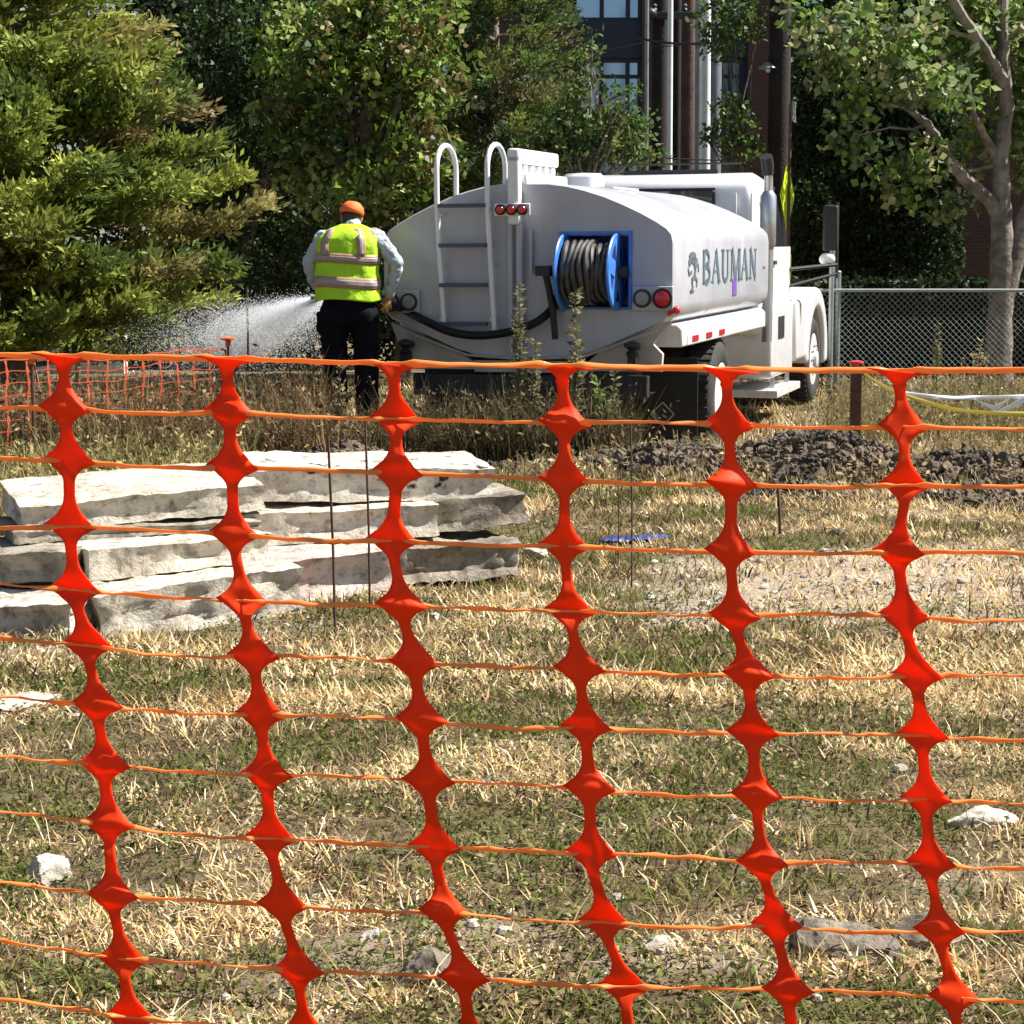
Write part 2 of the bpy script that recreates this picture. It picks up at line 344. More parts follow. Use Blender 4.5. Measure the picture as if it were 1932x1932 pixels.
# ------------------------------------------------------------------ background building
def building():
    b = empty('office_building', (0, 47, 0)); Y = 47.0
    tag(b, 'dark brick office building with navy framed windows behind the utility poles', 'building')
    m = bpy.data.materials.new('brick'); m.use_nodes = True; N = m.node_tree.nodes; L = m.node_tree.links
    bt = N.new('ShaderNodeTexBrick'); bt.inputs['Color1'].default_value = (0.075, 0.032, 0.028, 1); bt.inputs['Color2'].default_value = (0.055, 0.026, 0.022, 1)  # brick darkened so that the wall's shade is in its colour
    bt.inputs['Mortar'].default_value = (0.10, 0.08, 0.07, 1); bt.inputs['Scale'].default_value = 4; bt.inputs['Mortar Size'].default_value = 0.012
    tc = N.new('ShaderNodeTexCoord'); mp = N.new('ShaderNodeMapping'); mp.inputs['Rotation'].default_value = (R(90), 0, 0)
    L.new(tc.outputs['Object'], mp.inputs[0]); L.new(mp.outputs[0], bt.inputs['Vector']); L.new(bt.outputs[0], N['Principled BSDF'].inputs['Base Color'])
    N['Principled BSDF'].inputs['Roughness'].default_value = 0.9; M['brick'] = m
    # glass that mirrors the sky
    g = bpy.data.materials.new('window_glass'); g.use_nodes = True; p = g.node_tree.nodes['Principled BSDF']
    p.inputs['Base Color'].default_value = (0.42, 0.56, 0.70, 1); p.inputs['Roughness'].default_value = 0.08; p.inputs['Metallic'].default_value = 0.65
    M['window_glass'] = g
    def X(px): return xz(px, Y)
    def Z(py): return at(966, py, Y).z
    rows = [(-260, -110), (-95, 38), (108, 222), (290, 420)]
    bays = [(560, 700), (790, 935), (1078, 1205), (1348, 1400), (1440, 1580)]
    wall = MB(); xs = [X(300)]
    for a, c in bays: xs += [X(a), X(c)]
    xs.append(X(1750)); top = Z(-420)
    for k in range(0, len(xs), 2): wall.bb(xs[k], xs[k+1], 0, 6, -0.3, top)        # brick piers between the bays
    for a, c in bays:
        wall.bb(X(a), X(c), 0.5, 6, -0.3, Z(420)+0.0)
    wall.build('wall', M['brick'], b)
    sp = MB(); last = top
    for a, c in bays:
        z = [top]+[v for r_ in rows for v in (Z(r_[0]), Z(r_[1]))]
        for k in range(0, len(z)-1, 2): sp.bb(X(a), X(c), 0.15, 6, z[k+1], z[k])
    sp.build('spandrel', M['navy'], b)
    for a, c in bays:
        for (t, l) in rows:
            x0, x1, z0, z1 = X(a), X(c), Z(l), Z(t)
            fr = MB(); w_ = 0.09
            fr.bb(x0, x0+w_, 0.22, 0.36, z0, z1); fr.bb(x1-w_, x1, 0.22, 0.36, z0, z1)
            fr.bb(x0+w_, x1-w_, 0.22, 0.36, z0, z0+w_); fr.bb(x0+w_, x1-w_, 0.22, 0.36, z1-w_, z1)
            mid = x0+(x1-x0)*0.42; fr.bb(mid-0.05, mid+0.05, 0.23, 0.35, z0+w_, z1-w_)
            mid2 = x0+(x1-x0)*0.80; fr.bb(mid2-0.05, mid2+0.05, 0.23, 0.35, z0+w_, z1-w_)
            zz = z1-(z1-z0)*0.30; fr.bb(x0+w_, x1-w_, 0.235, 0.345, zz-0.04, zz+0.04)
            f = fr.build('window', M['navy'], b)
            MB().bb(x0, x1, 0.30, 0.32, z0, z1).build('pane', M['window_glass'], f)
building()

# ivy-covered brick wall on the right
def brick_wall():
    Y = 33.0; o = empty('brick_wall', (0, Y, 0)); tag(o, 'shaded brick wall partly grown over behind the chain link fence', 'wall')
    MB().bb(xz(1500, Y), xz(2400, Y), 0, 0.4, -0.3, at(0, 60, Y).z).build('masonry', M['brick'], o)
    MB().bb(xz(1500, Y)-0.05, xz(2400, Y)+0.05, -0.05, 0.45, at(0, 60, Y).z, at(0, 60, Y).z+0.12).build('coping', M['concrete'], o)
brick_wall()
Y = 29.5
o = MB().bb(xz(-700, Y), xz(240, Y), Y, Y+0.3, -0.2, at(0, 575, Y).z).build('concrete_wall', M['concrete'])
tag(o, 'low pale concrete wall glimpsed behind the conifer at the left', 'wall')

# ------------------------------------------------------------------ foliage generators
def rand_dirs(n):
    v = rng.normal(size=(n, 3)); return v/np.linalg.norm(v, axis=1, keepdims=True)
def leaf_quads(P, size, aspect=0.55, D=None, up=0.3):
    """one rhombus leaf per point, pointing along D (or anywhere)"""
    n = len(P); D = rand_dirs(n) if D is None else D/np.linalg.norm(D, axis=1, keepdims=True)
    r = rand_dirs(n); r[:, 2] += up; S = np.cross(D, r); S /= np.linalg.norm(S, axis=1, keepdims=True)+1e-9
    sz = size*(0.6+0.8*rng.random(n)); L = sz[:, None]; W = (sz*aspect*0.5)[:, None]
    Nn = np.cross(S, D)
    return np.stack([P, P+D*L*0.45+S*W+Nn*L*0.06, P+D*L, P+D*L*0.45-S*W+Nn*L*0.06], 1)
def tints(n, cols, wts=None, jit=0.25):
    cols = np.array(cols, float); i = rng.choice(len(cols), n, p=wts)
    return np.clip(cols[i]*(1+jit*(rng.random((n, 1))*2-1)), 0, 1)
def clump_crown(centres, radii, per, size, cols, wts=None, aspect=0.6, flat=0.75, shell=0.45, coljit=0.3):
    """leaf clumps; every clump has its own tint"""
    P = []; T = []
    for c, r in zip(centres, radii):
        n = max(6, int(per*(r/0.25)**2)); d = rand_dirs(n); rad = r*(shell+(1-shell)*rng.random(n)**0.5)
        p = d*rad[:, None]; p[:, 2] *= flat; P.append(p+np.array(c))
        t = tints(1, cols, wts, coljit); T.append(np.clip(t*(1+0.25*(rng.random((n, 1))*2-1)), 0, 1))
    P = np.concatenate(P); T = np.concatenate(T)
    return leaf_quads(P, size, aspect), T
def branchset(mb, root, tips, r0, seed=0, n=6):
    rr = random.Random(seed)
    for t in tips:
        root_ = Vector(root); t = Vector(t); mid = root_.lerp(t, 0.5)+Vector((rr.uniform(-.15, .15), rr.uniform(-.15, .15), rr.uniform(0, .25)))
        mb.tube([root_, root_.lerp(mid, 0.5)+Vector((0, 0, 0.05)), mid, mid.lerp(t, 0.5), t], [r0, r0*.8, r0*.55, r0*.35, r0*.12], n)

GREEN = [(0.13, 0.20, 0.03), (0.20, 0.29, 0.05), (0.065, 0.10, 0.02), (0.30, 0.34, 0.10), (0.20, 0.15, 0.06)]
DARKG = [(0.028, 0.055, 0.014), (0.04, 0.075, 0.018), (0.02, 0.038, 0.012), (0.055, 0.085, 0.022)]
CONIF = [(0.19, 0.235, 0.05), (0.28, 0.31, 0.065), (0.10, 0.14, 0.035), (0.26, 0.23, 0.08), (0.17, 0.13, 0.06)]

def conifer(px, Y, ztop, prof, label, nb=170, seed=1, group=None, name='conifer_tree', cols=CONIF, wts=None, lo=0.25, per=34, sz=0.075):
    """boughs radiate from the trunk, each feathered with upturned sprays; prof(z) = reach of the boughs"""
    rr = random.Random(seed); x0 = xz(px, Y); g = gz(x0, Y)
    t = empty(name, (x0, Y, g)); tag(t, label, 'tree', group)
    tr = MB(); tr.tube([(0, 0, -0.1), (0.03, 0.02, ztop*0.3), (-0.02, 0, ztop*0.6), (0, 0, ztop)], [0.19, 0.15, 0.09, 0.015], 9)
    P = []; D = []; T = []
    wd = MB()
    for b in range(nb):
        z = lo+(ztop-lo)*(b+rr.random())/nb; a = rr.random()*2*math.pi
        if math.sin(a) > 0.45 and rr.random() < 0.6: a = -a
        L = prof(z)*(0.62+0.42*rr.random()); tilt = rr.uniform(0.0, 0.42); ca, sa = math.cos(a), math.sin(a)
        droop = -0.12*L; pts = []
        for k in range(6):
            s = k/5; pts.append(Vector((ca*L*s, sa*L*s, z+L*tilt*s+droop*s*s*1.3+0.25*L*max(0, s-0.6))))
        wd.tube(pts, [0.028*(1-0.85*k/5)+0.003 for k in range(6)], 5)
        ns = max(5, int(L*11)); bc = tints(1, cols, wts, 0.3)[0]
        for k in range(ns):
            s = 0.22+0.78*(k+rr.random())/ns; i = min(4, int(s*5)); f = s*5-i; base = pts[i].lerp(pts[i+1], f)
            sl = (0.16+0.34*(1-abs(s-0.55)))*0.75*rr.uniform(.6, 1.25)
            side = rr.choice((-1, 1)); fa = a+side*rr.uniform(0.2, 1.0); dz = rr.uniform(0.0, 0.85)
            dv = np.array([math.cos(fa), math.sin(fa), dz]); dv /= np.linalg.norm(dv)
            m = int(per*sl/0.3); u = rng.random(m)**0.8
            p = np.array(base)[None, :]+dv[None, :]*(u*sl)[:, None]+rng.normal(size=(m, 3))*np.array([0.04, 0.04, 0.035])*(0.5+u)[:, None]
            P.append(p); dd = dv[None, :]+rng.normal(size=(m, 3))*0.45; dd[:, 2] += 0.15; D.append(dd)
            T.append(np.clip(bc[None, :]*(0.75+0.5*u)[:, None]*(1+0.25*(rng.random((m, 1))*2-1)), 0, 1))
    P = np.concatenate(P); D = np.concatenate(D); T = np.concatenate(T)
    trunk = tr.build('trunk', M['bark'], t, smooth=True); wd.build('branches', M['bark'], t, smooth=True, merge=False)
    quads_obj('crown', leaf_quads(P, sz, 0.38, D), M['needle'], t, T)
    return t
def broadleaf(px, Y, label, blobs, cols, wts=None, leaf=0.085, per=26, nclump=120, seed=1, name='leafy_tree', trunk_r=0.14, limbs=None, group=None, barkm='bark', cat='tree', rc=(0.13, 0.30), aspect=0.62):
    """blobs: (px, py, dY, rx_px, ry_px) ellipsoids that hold the leaf clumps"""
    rr = random.Random(seed); x0 = xz(px, Y); g = gz(x0, Y); t = empty(name, (x0, Y, g)); tag(t, label, cat, group)
    s = F/Y; cen = []; rad = []; tot = sum(b[3]*b[4] for b in blobs); tips = []
    for (bx, by, dY, rx, ry) in blobs:
        c = at(bx, by, Y+dY)-Vector((x0, Y, g)); n = max(3, int(nclump*rx*ry/tot)); RX = rx/s; RZ = ry/s; RY = min(1.3, (RX+RZ)*0.45)
        for k in range(n):
            d = rand_dirs(1)[0]; q = rr.random()**0.45
            p = Vector((c.x+d[0]*RX*q, c.y+d[1]*RY*q, c.z+d[2]*RZ*q)); cen.append(tuple(p)); rad.append(rr.uniform(*rc))
        tips.append(c)
        for k in range(2): tips.append(Vector(cen[-1-k]))
    if limbs is None:
        wd = MB(); top = Vector((0, 0, max(1.0, min(tp.z for tp in tips)*0.8))); wd.tube([(0, 0, -0.1), (0.02, 0, top.z*0.5), top], [trunk_r, trunk_r*.85, trunk_r*.6], 9)
        wd.build('trunk', M[barkm], t, smooth=True)
        wb = MB(); branchset(wb, top, tips, trunk_r*0.45, seed)
        wb.build('branches', M[barkm], t, smooth=True, merge=False)
    else: limbs(t, x0, Y, g)
    V, T = clump_crown(cen, rad, per, leaf, cols, wts, aspect)
    quads_obj('crown', V, M['leaf'], t, T)
    return t

# conifer at the left
conifer(40, 19.0, 6.2, lambda z: 2.6*max(0.05, 1-abs(z-1.4)/3.9) if z > 1.3 else 1.7+z*0.6, 'large sunlit conifer with feathery boughs at the left edge', nb=215, seed=3, per=58, lo=0.5, sz=0.09, wts=(.36, .30, .22, .09, .03))
conifer(-190, 22.5, 5.6, lambda z: 1.9*max(0.05, 1-z/5.8)+0.5, 'smaller conifer standing mostly out of view past the left edge', nb=90, seed=8)
# dense dark trees in the middle
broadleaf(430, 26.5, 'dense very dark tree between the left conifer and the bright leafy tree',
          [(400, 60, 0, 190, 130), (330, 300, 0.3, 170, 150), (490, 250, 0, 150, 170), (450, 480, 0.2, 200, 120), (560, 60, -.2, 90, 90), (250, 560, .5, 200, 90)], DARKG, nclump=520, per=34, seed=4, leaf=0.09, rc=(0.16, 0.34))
broadleaf(690, 24.5, 'bright leafy tree rising behind the worker in the vest',
          [(560, 200, .3, 80, 200), (690, 110, 0, 130, 130), (800, 190, -.2, 100, 180), (690, 330, -.1, 130, 110), (640, 30, .2, 100, 70), (760, 20, .1, 90, 70)], GREEN, (.2, .25, .25, .15, .15), nclump=520, per=28, seed=5, leaf=0.11, rc=(0.13, 0.28))
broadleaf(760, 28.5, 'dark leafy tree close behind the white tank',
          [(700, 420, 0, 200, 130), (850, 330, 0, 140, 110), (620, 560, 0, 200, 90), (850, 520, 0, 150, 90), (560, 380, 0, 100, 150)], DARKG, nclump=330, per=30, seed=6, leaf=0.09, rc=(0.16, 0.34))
conifer(935, 26.0, 6.3, lambda z: 1.25*max(0.08, 1-abs(z-3.0)/5.5), 'olive green conifer left of the brick office building', nb=110, seed=12, lo=1.6, cols=[(0.10, 0.15, 0.04), (0.15, 0.19, 0.045), (0.07, 0.10, 0.04), (0.15, 0.14, 0.06)])
conifer(985, 27.5, 6.6, lambda z: 1.0*max(0.08, 1-abs(z-3.4)/5.0), 'slim conifer hiding the left edge of the office building windows', nb=80, seed=14, lo=1.8, cols=[(0.09, 0.14, 0.04), (0.13, 0.18, 0.045), (0.06, 0.09, 0.035)])
# the shrub with the upright leader behind the tank
def lead(px, Y): pass
broadleaf(1105, 23.5, 'green young tree with one upright leader behind the water tank',
          [(1110, 270, 0, 110, 45), (1060, 235, 0, 60, 40), (1160, 225, 0, 60, 45), (1095, 190, 0, 30, 60), (1118, 110, 0, 16, 50), (1180, 175, 0, 40, 14), (1010, 280, 0, 60, 40), (1200, 290, 0, 60, 25), (1130, 240, .2, 90, 40), (1075, 285, -.1, 80, 30)],
          [(0.08, 0.15, 0.035), (0.11, 0.18, 0.04), (0.055, 0.10, 0.03), (0.16, 0.17, 0.05)], nclump=330, per=34, seed=9, leaf=0.075, rc=(0.09, 0.2), name='young_tree', trunk_r=0.07)
broadleaf(1385, 27.5, 'small green tree hanging between the white pole and the dark pole',
          [(1385, 30, 0, 70, 55), (1360, 90, 0, 35, 30), (1385, 215, 0, 50, 38), (1390, 275, 0, 55, 36), (1340, 255, 0, 25, 20)],
          [(0.09, 0.15, 0.03), (0.13, 0.19, 0.04), (0.06, 0.10, 0.03)], nclump=190, per=26, seed=10, leaf=0.085, rc=(0.11, 0.2), trunk_r=0.06)

# tree at the right with its pale trunk
def right_limbs(t, x0, Y, g):
    o = Vector((x0, Y, g))
    def pl(pts, dys): return [at(px, py, Y+dy)-o for (px, py), dy in zip(pts, dys)]
    def limb(pts, rs, dys=None):
        dys = dys or [0]*len(pts); P = pl(pts, dys); out = []; rr = []
        for i in range(len(P)-1):
            for k in range(4):
                f = k/4; q = P[i].lerp(P[i+1], f); q += Vector((math.sin(i*3+k*2.1)*.012, 0, 0)); out.append(q); rr.append((rs[i]*(1-f)+rs[i+1]*f)/(F/Y))
        out.append(P[-1]); rr.append(rs[-1]/(F/Y)); return out, rr
    tr = MB()
    tr.tube(*limb([(1882, 800), (1884, 700), (1886, 600), (1891, 500), (1890, 420), (1888, 330)], [38, 27, 24, 24, 20, 15]), 12)
    tr.build('trunk', M['pale_bark'], t, smooth=True)
    L = MB()
    L.tube(*limb([(1891, 560), (1915, 470), (1945, 400), (1990, 280), (2020, 100)], [22, 24, 22, 15, 9], [0, .05, .1, .3, .5]), 10)
    L.tube(*limb([(1889, 450), (1888, 340), (1886, 290), (1900, 200), (1892, 120), (1891, 0), (1880, -140)], [20, 18, 17, 14, 12, 11, 7], [0, 0, 0, .1, .1, .2, .3]), 9)
    L.tube(*limb([(1890, 415), (1866, 377), (1817, 335), (1790, 300), (1768, 262), (1750, 234), (1707, 200), (1660, 195)], [14, 13, 12, 10, 9, 8, 6, 3], [0, -.1, -.2, -.3, -.4, -.4, -.5, -.5]), 8)
    L.tube(*limb([(1896, 160), (1872, 118), (1842, 71), (1800, 5), (1770, -70)], [13, 11, 10, 9, 7], [0, -.1, -.3, -.5, -.6]), 8)
    L.tube(*limb([(1884, 300), (1862, 265), (1836, 215), (1827, 154)], [10, 8, 6, 3], [0, -.1, -.3, -.3]), 7)
    L.tube(*limb([(1880, 312), (1860, 316), (1827, 324)], [5, 4, 3], [0, -.1, -.2]), 6)
    L.tube(*limb([(1750, 234), (1720, 245), (1680, 240), (1620, 255)], [4, 3, 2, 1], [-.4, -.4, -.5, -.6]), 5)
    L.tube(*limb([(1842, 71), (1790, 60), (1730, 35), (1650, 20)], [5, 4, 3, 2], [-.3, -.4, -.5, -.5]), 5)
    L.build('limbs', M['pale_bark'], t, smooth=True, merge=False)
broadleaf(1884, 25.5, 'leafy tree with pale forked trunk behind the chain link fence',
          [(1700, 90, -.5, 150, 75), (1600, 60, -.3, 90, 70), (1850, 60, .4, 100, 70), (1750, 170, -.6, 120, 45), (1640, 190, -.3, 70, 45), (1620, 270, -.4, 60, 40),
           (1720, 300, -.5, 70, 50), (1790, 390, .3, 60, 30), (1690, 350, -.2, 60, 35), (1900, 220, .5, 60, 90), (1830, 270, .3, 50, 50), (1925, 330, .2, 30, 40), (1560, 130, 0, 50, 50), (2030, 80, .3, 110, 120), (1800, 150, .5, 90, 70), (1940, 120, .8, 60, 110), (1840, 20, .7, 120, 50), (1960, 260, .6, 50, 70), (1760, 60, .6, 120, 60), (1520, 40, .4, 50, 50)],
          [(0.14, 0.23, 0.045), (0.22, 0.31, 0.07), (0.07, 0.12, 0.028), (0.32, 0.32, 0.14), (0.2, 0.26, 0.13)], nclump=760, per=19, seed=11, leaf=0.12, limbs=right_limbs, rc=(0.11, 0.22), aspect=0.8)

# tall backdrop hedges (leaf sheets with depth)
def hedge(name, label, x0, x1, Y, z0, z1, depth, n, cols, leaf=0.11, base=None, wave=0.35):
    o = empty(name, ((x0+x1)/2, Y, 0)); tag(o, label, 'hedge'); cx = (x0+x1)/2
    X = rng.random(n)*(x1-x0)+x0; Z = rng.random(n)*(z1-z0)+z0
    bul = wave*vnoise(X*1.1, Z*1.1, s=31)+wave*0.6*vnoise(X*2.9, Z*2.9, s=32)
    Yv = -bul+depth*rng.random(n)**2
    P = np.stack([X-cx, Yv, Z], 1); D = rand_dirs(n); D[:, 1] -= 0.5; D[:, 2] -= 0.2
    T = tints(n, cols, None, 0.35)
    quads_obj('foliage', leaf_quads(P, leaf, 0.65, D), M['leaf'], o, T)
    st = MB(); rr = random.Random(5)
    for k in range(int((x1-x0)/0.9)):
        x = x0+0.4+k*0.9-cx; st.tube([(x, depth+0.1, -0.2), (x+rr.uniform(-.2, .2), depth+0.15, z1*0.5), (x+rr.uniform(-.3, .3), depth+0.1, z1*0.95)], [0.09, 0.07, 0.02], 6)
    st.build('stems', M['dark_bark'], o, smooth=True, merge=False)
    core = MB(); m = 60; ks = 14; vs = []
    for j in range(ks+1):
        for i in range(m+1):
            x = x0+(x1-x0)*i/m; z = z0+(z1-z0)*j/ks; vs.append((x-cx, depth+0.35+0.2*mnoise.noise(Vector((x*.7, z*.7, 3))), z))
    core.add(vs, [(j*(m+1)+i, j*(m+1)+i+1, (j+1)*(m+1)+i+1, (j+1)*(m+1)+i) for j in range(ks) for i in range(m)])
    return o
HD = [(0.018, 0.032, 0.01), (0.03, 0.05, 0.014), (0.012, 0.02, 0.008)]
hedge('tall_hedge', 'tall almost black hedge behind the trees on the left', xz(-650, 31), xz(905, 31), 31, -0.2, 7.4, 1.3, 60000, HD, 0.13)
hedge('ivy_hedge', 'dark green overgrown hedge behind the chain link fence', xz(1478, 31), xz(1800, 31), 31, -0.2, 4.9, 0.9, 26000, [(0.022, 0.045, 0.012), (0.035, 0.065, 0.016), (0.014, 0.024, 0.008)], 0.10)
hedge('back_hedge', 'tall leafy hedge screening the wall behind the forked tree', xz(1465, 35), xz(2300, 35), 35, 3.2, 8.2, 1.0, 26000, [(0.04, 0.075, 0.02), (0.025, 0.05, 0.014), (0.07, 0.10, 0.03)], 0.14)
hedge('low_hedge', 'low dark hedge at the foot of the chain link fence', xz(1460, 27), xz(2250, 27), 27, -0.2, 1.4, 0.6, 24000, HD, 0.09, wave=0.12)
broadleaf(430, 18.5, 'grey green wild shrub misted by the water spray',
          [(330, 625, 0, 90, 35), (430, 620, 0, 90, 40), (530, 640, -.2, 80, 35), (390, 650, -.3, 160, 30), (250, 650, 0, 80, 30)], [(0.10, 0.12, 0.07), (0.15, 0.17, 0.10), (0.07, 0.08, 0.05), (0.16, 0.13, 0.08)], nclump=170, per=22, seed=21, leaf=0.05, rc=(0.08, 0.16), name='wild_shrub', trunk_r=0.03, cat='shrub')
broadleaf(150, 20.5, 'green shrub under the boughs of the left conifer',
          [(60, 620, 0, 70, 50), (160, 600, 0, 70, 50), (230, 640, 0, 70, 40)], CONIF, nclump=70, per=20, seed=22, leaf=0.06, rc=(0.1, 0.2), name='wild_shrub', trunk_r=0.03, cat='shrub')

# ------------------------------------------------------------------ poles, wires, sign, chain link fence
def pole(name, px, Y, rpx, m, label, cat='pole', tip=-400, taper=0.85, cap=False):
    x = xz(px, Y); r = rpx/(F/Y); top = at(px, tip, Y).z; g = gz(x, Y)
    o = MB().tube([(0, 0, -0.3), (0.01, 0, top*0.35), (0, 0.01, top*0.7), (0, 0, top)], [r, r*(0.7+0.3*taper), r*(0.35+0.65*taper), r*taper], 14).build(name, m, None, smooth=True)
    o.location = (x, Y, g); tag(o, label, cat); return o
def util_pole():
    Y = 30; x = xz(1238, Y); t = empty('utility_pole', (x, Y, gz(x, Y))); s = F/Y
    tag(t, 'dark wooden utility pole with a heavy black crossarm', 'utility pole'); top = at(0, -400, Y).z
    MB().tube([(0, 0, -0.3), (0, 0, top)], [17/s, 14/s], 14).build('post', M['pole_wood'], t, smooth=True)
    z = at(0, 32, Y).z
    MB().box((0.45, -0.16, z), (1.15, 0.11, 0.10)).build('crossarm', M['dark_metal'], t, bevel=0.01)
    for k in (-.1, .35, .62, .98): MB().lathe([(0.02, 0), (0.045, 0.03), (0.03, 0.06), (0.045, 0.09), (0.02, 0.12)], 'z', (k, -0.16, z+0.05), 10).build('insulator', M['dark_metal'], t, smooth=True)
    MB().ball((-.17, -0.2, z+0.02), (.11, .09, .09)).build('transformer_cap', M['dark_metal'], t, smooth=True)
util_pole()
pole('conduit_pipe', 1213, 29.6, 4.0, M['galv'], 'thin grey riser pipe left of the dark wooden pole', 'pipe', taper=1)
pole('conduit_pipe', 1256, 29.5, 5.2, M['white_pole'], 'thin white riser pipe between the two wooden poles', 'pipe', taper=1)
pole('utility_pole', 1289, 31, 14, M['pole_wood_red'], 'reddish brown wooden utility pole left of the white pole', 'utility pole')
pole('utility_pole', 1268, 33, 10, M['pole_wood'], 'slim dark pole hidden between white pipe and reddish pole', 'utility pole')
pole('metal_pole', 1308, 32, 9, M['galv'], 'grey metal pole close behind the bright white pole', 'pole')
pole('metal_pole', 1322, 29.3, 9.5, M['white_pole'], 'bright white metal pole rising above the cab roof', 'pole')
pole('metal_pole', 1338, 34, 14, M['grey_metal'], 'shaded grey column right of the bright white pole', 'pole')
def big_pole():
    Y = 27.5; x = xz(1458, Y); t = empty('utility_pole', (x, Y, gz(x, Y))); s = F/Y
    tag(t, 'thick nearly black utility pole carrying a small lamp', 'utility pole'); top = at(0, -400, Y).z
    MB().tube([(0, 0, -0.3), (0, 0, top)], [23/s, 18/s], 16).build('post', M['pole_wood'], t, smooth=True)
    z = at(0, 132, Y).z; dx = -22/s
    MB().tube([(dx*.3, 0, z+.12), (dx, -.05, z+.13), (dx, -.05, z+.05)], 0.012, 6).build('lamp_arm', M['dark_metal'], t, smooth=True)
    MB().lathe([(0.015, 0.07), (0.04, 0.05), (0.13, -0.01), (0.135, -0.025), (0.03, -0.02)], 'z', (dx, -.05, z), 16).build('lamp_shade', M['galv'], t, smooth=True)
    MB().ball((dx, -.05, z-.045), 0.035).build('lamp_bulb', M['white_pole'], t, smooth=True)
big_pole()
def road_sign():
    Y = 25.6; x = xz(1479, Y); t = empty('road_sign', (x, Y, gz(x, Y)), (0, 0, R(70))); s = F/Y; zc = at(0, 372, Y).z; h = 64/s
    tag(t, 'fluorescent yellow diamond road sign seen nearly edge on', 'road sign')
    MB().bb(-.025, .025, -.015, .015, -.3, at(0, 200, Y).z).build('post', M['rust'], t)
    def dia(mb, h, y0, y1, z): return mb.prism([(0, z-h), (h, z), (0, z+h), (-h, z)], 'y', y0, y1)
    a = dia(MB(), h, 0.018, 0.024, zc).build('sign_plate', M['sign_yellow'], t)
    fr = MB(); q = [Vector((0, .028, zc-h*.86)), Vector((h*.86, .028, zc)), Vector((0, .028, zc+h*.86)), Vector((-h*.86, .028, zc))]
    for k in range(4): fr.tube([q[k], q[(k+1) % 4]], 0.012, 5)
    fr.build('sign_border', M['dark_metal'], t)
    zl = at(0, 505, Y).z; MB().bb(-.3, .3, 0.018, 0.024, zl-.16, zl+.16).build('lower_plate', M['sign_yellow'], t)
    zl = at(0, 212, Y).z; MB().bb(-.02, .22, -.028, -.022, zl-.13, zl+.13).build('blue_plate', M['galv'], t)
road_sign()
def wire(p0, p1, sag, r, label, n=14):
    p0, p1 = Vector(p0), Vector(p1); pts = [p0.lerp(p1, k/n)-Vector((0, 0, sag*4*(k/n)*(1-k/n))) for k in range(n+1)]
    o = MB().tube(pts, r, 5).build('overhead_cable', M['dark_metal'], None, smooth=True); tag(o, label, 'cable', 'overhead cables between the poles'); return o
wire(at(1205, 72, 29.7), at(1446, 60, 27.6), 0.12, 0.018, 'thick black cable drooping from the crossarm pole to the black lamp pole')
wire(at(1030, 88, 33), at(1228, 76, 30.0), 0.10, 0.014, 'cable reaching left from the crossarm pole towards the office building')
wire(at(1215, 86, 29.9), at(1446, 38, 27.7), 0.12, 0.008, 'thin cable strung just above the thick drooping one')
wire(at(1474, 60, 27.5), at(2100, 62, 25), 0.10, 0.012, 'black cable running right from the lamp pole through the leaves')
wire(at(1225, 296, 28.6), at(1432, 302, 28.4), 0.02, 0.010, 'low black cable just above the cab roof')

def chain_link():
    Y = 24.0; x0, x1 = xz(1470, Y), xz(2200, Y); g = -0.15; zt = at(0, 548, Y).z
    t = empty('chain_link_fence', ((x0+x1)/2, Y, 0)); tag(t, 'low chain link fence with a grey top rail behind the truck', 'fence'); cx = (x0+x1)/2
    MB().tube([(x0-cx, 0, zt), (x1-cx, 0, zt)], 0.024, 10).build('top_rail', M['galv'], t, smooth=True)
    w_ = MB(); H = zt-0.03-g; d = 0.075; k = x0-H
    while k < x1:
        for sg in (1, -1):
            a = Vector((k, 0, g)) if sg == 1 else Vector((k, 0, zt-.03)); b = a+Vector((H, 0, H*sg))
            if b.x > x0 and a.x < x1:
                if a.x < x0: a = a+(b-a)*((x0-a.x)/(b.x-a.x))
                if b.x > x1: b = a+(b-a)*((x1-a.x)/(b.x-a.x))
                off = Vector((-cx, 0.004*sg, 0)); w_.tube([a+off, b+off], 0.0034, 3, cap=False)
        k += d
    w_.build('wire_mesh', M['galv'], t, merge=False)
    for px in (1574, 1990):
        x = xz(px, Y)-cx; zz = at(0, 514 if px < 1600 else 540, Y).z
        pp = MB().tube([(x, 0.03, -0.3), (x, 0.03, zz)], 0.035, 12).build('post', M['galv'], t, smooth=True)
        MB().ball((x, 0.03, zz), (0.04, 0.04, 0.025)).build('cap', M['galv'], pp, smooth=True)
chain_link()
x = xz(1561, 23.6)
o = MB().tube([(0, 0, -.3), (0, 0, at(0, 394, 23.6).z)], 0.032, 10).build('gate_post', M['galv'], None, smooth=True); o.location = (x, 23.6, 0)
tag(o, 'tall dark grey gate post beside the truck mirror', 'post')

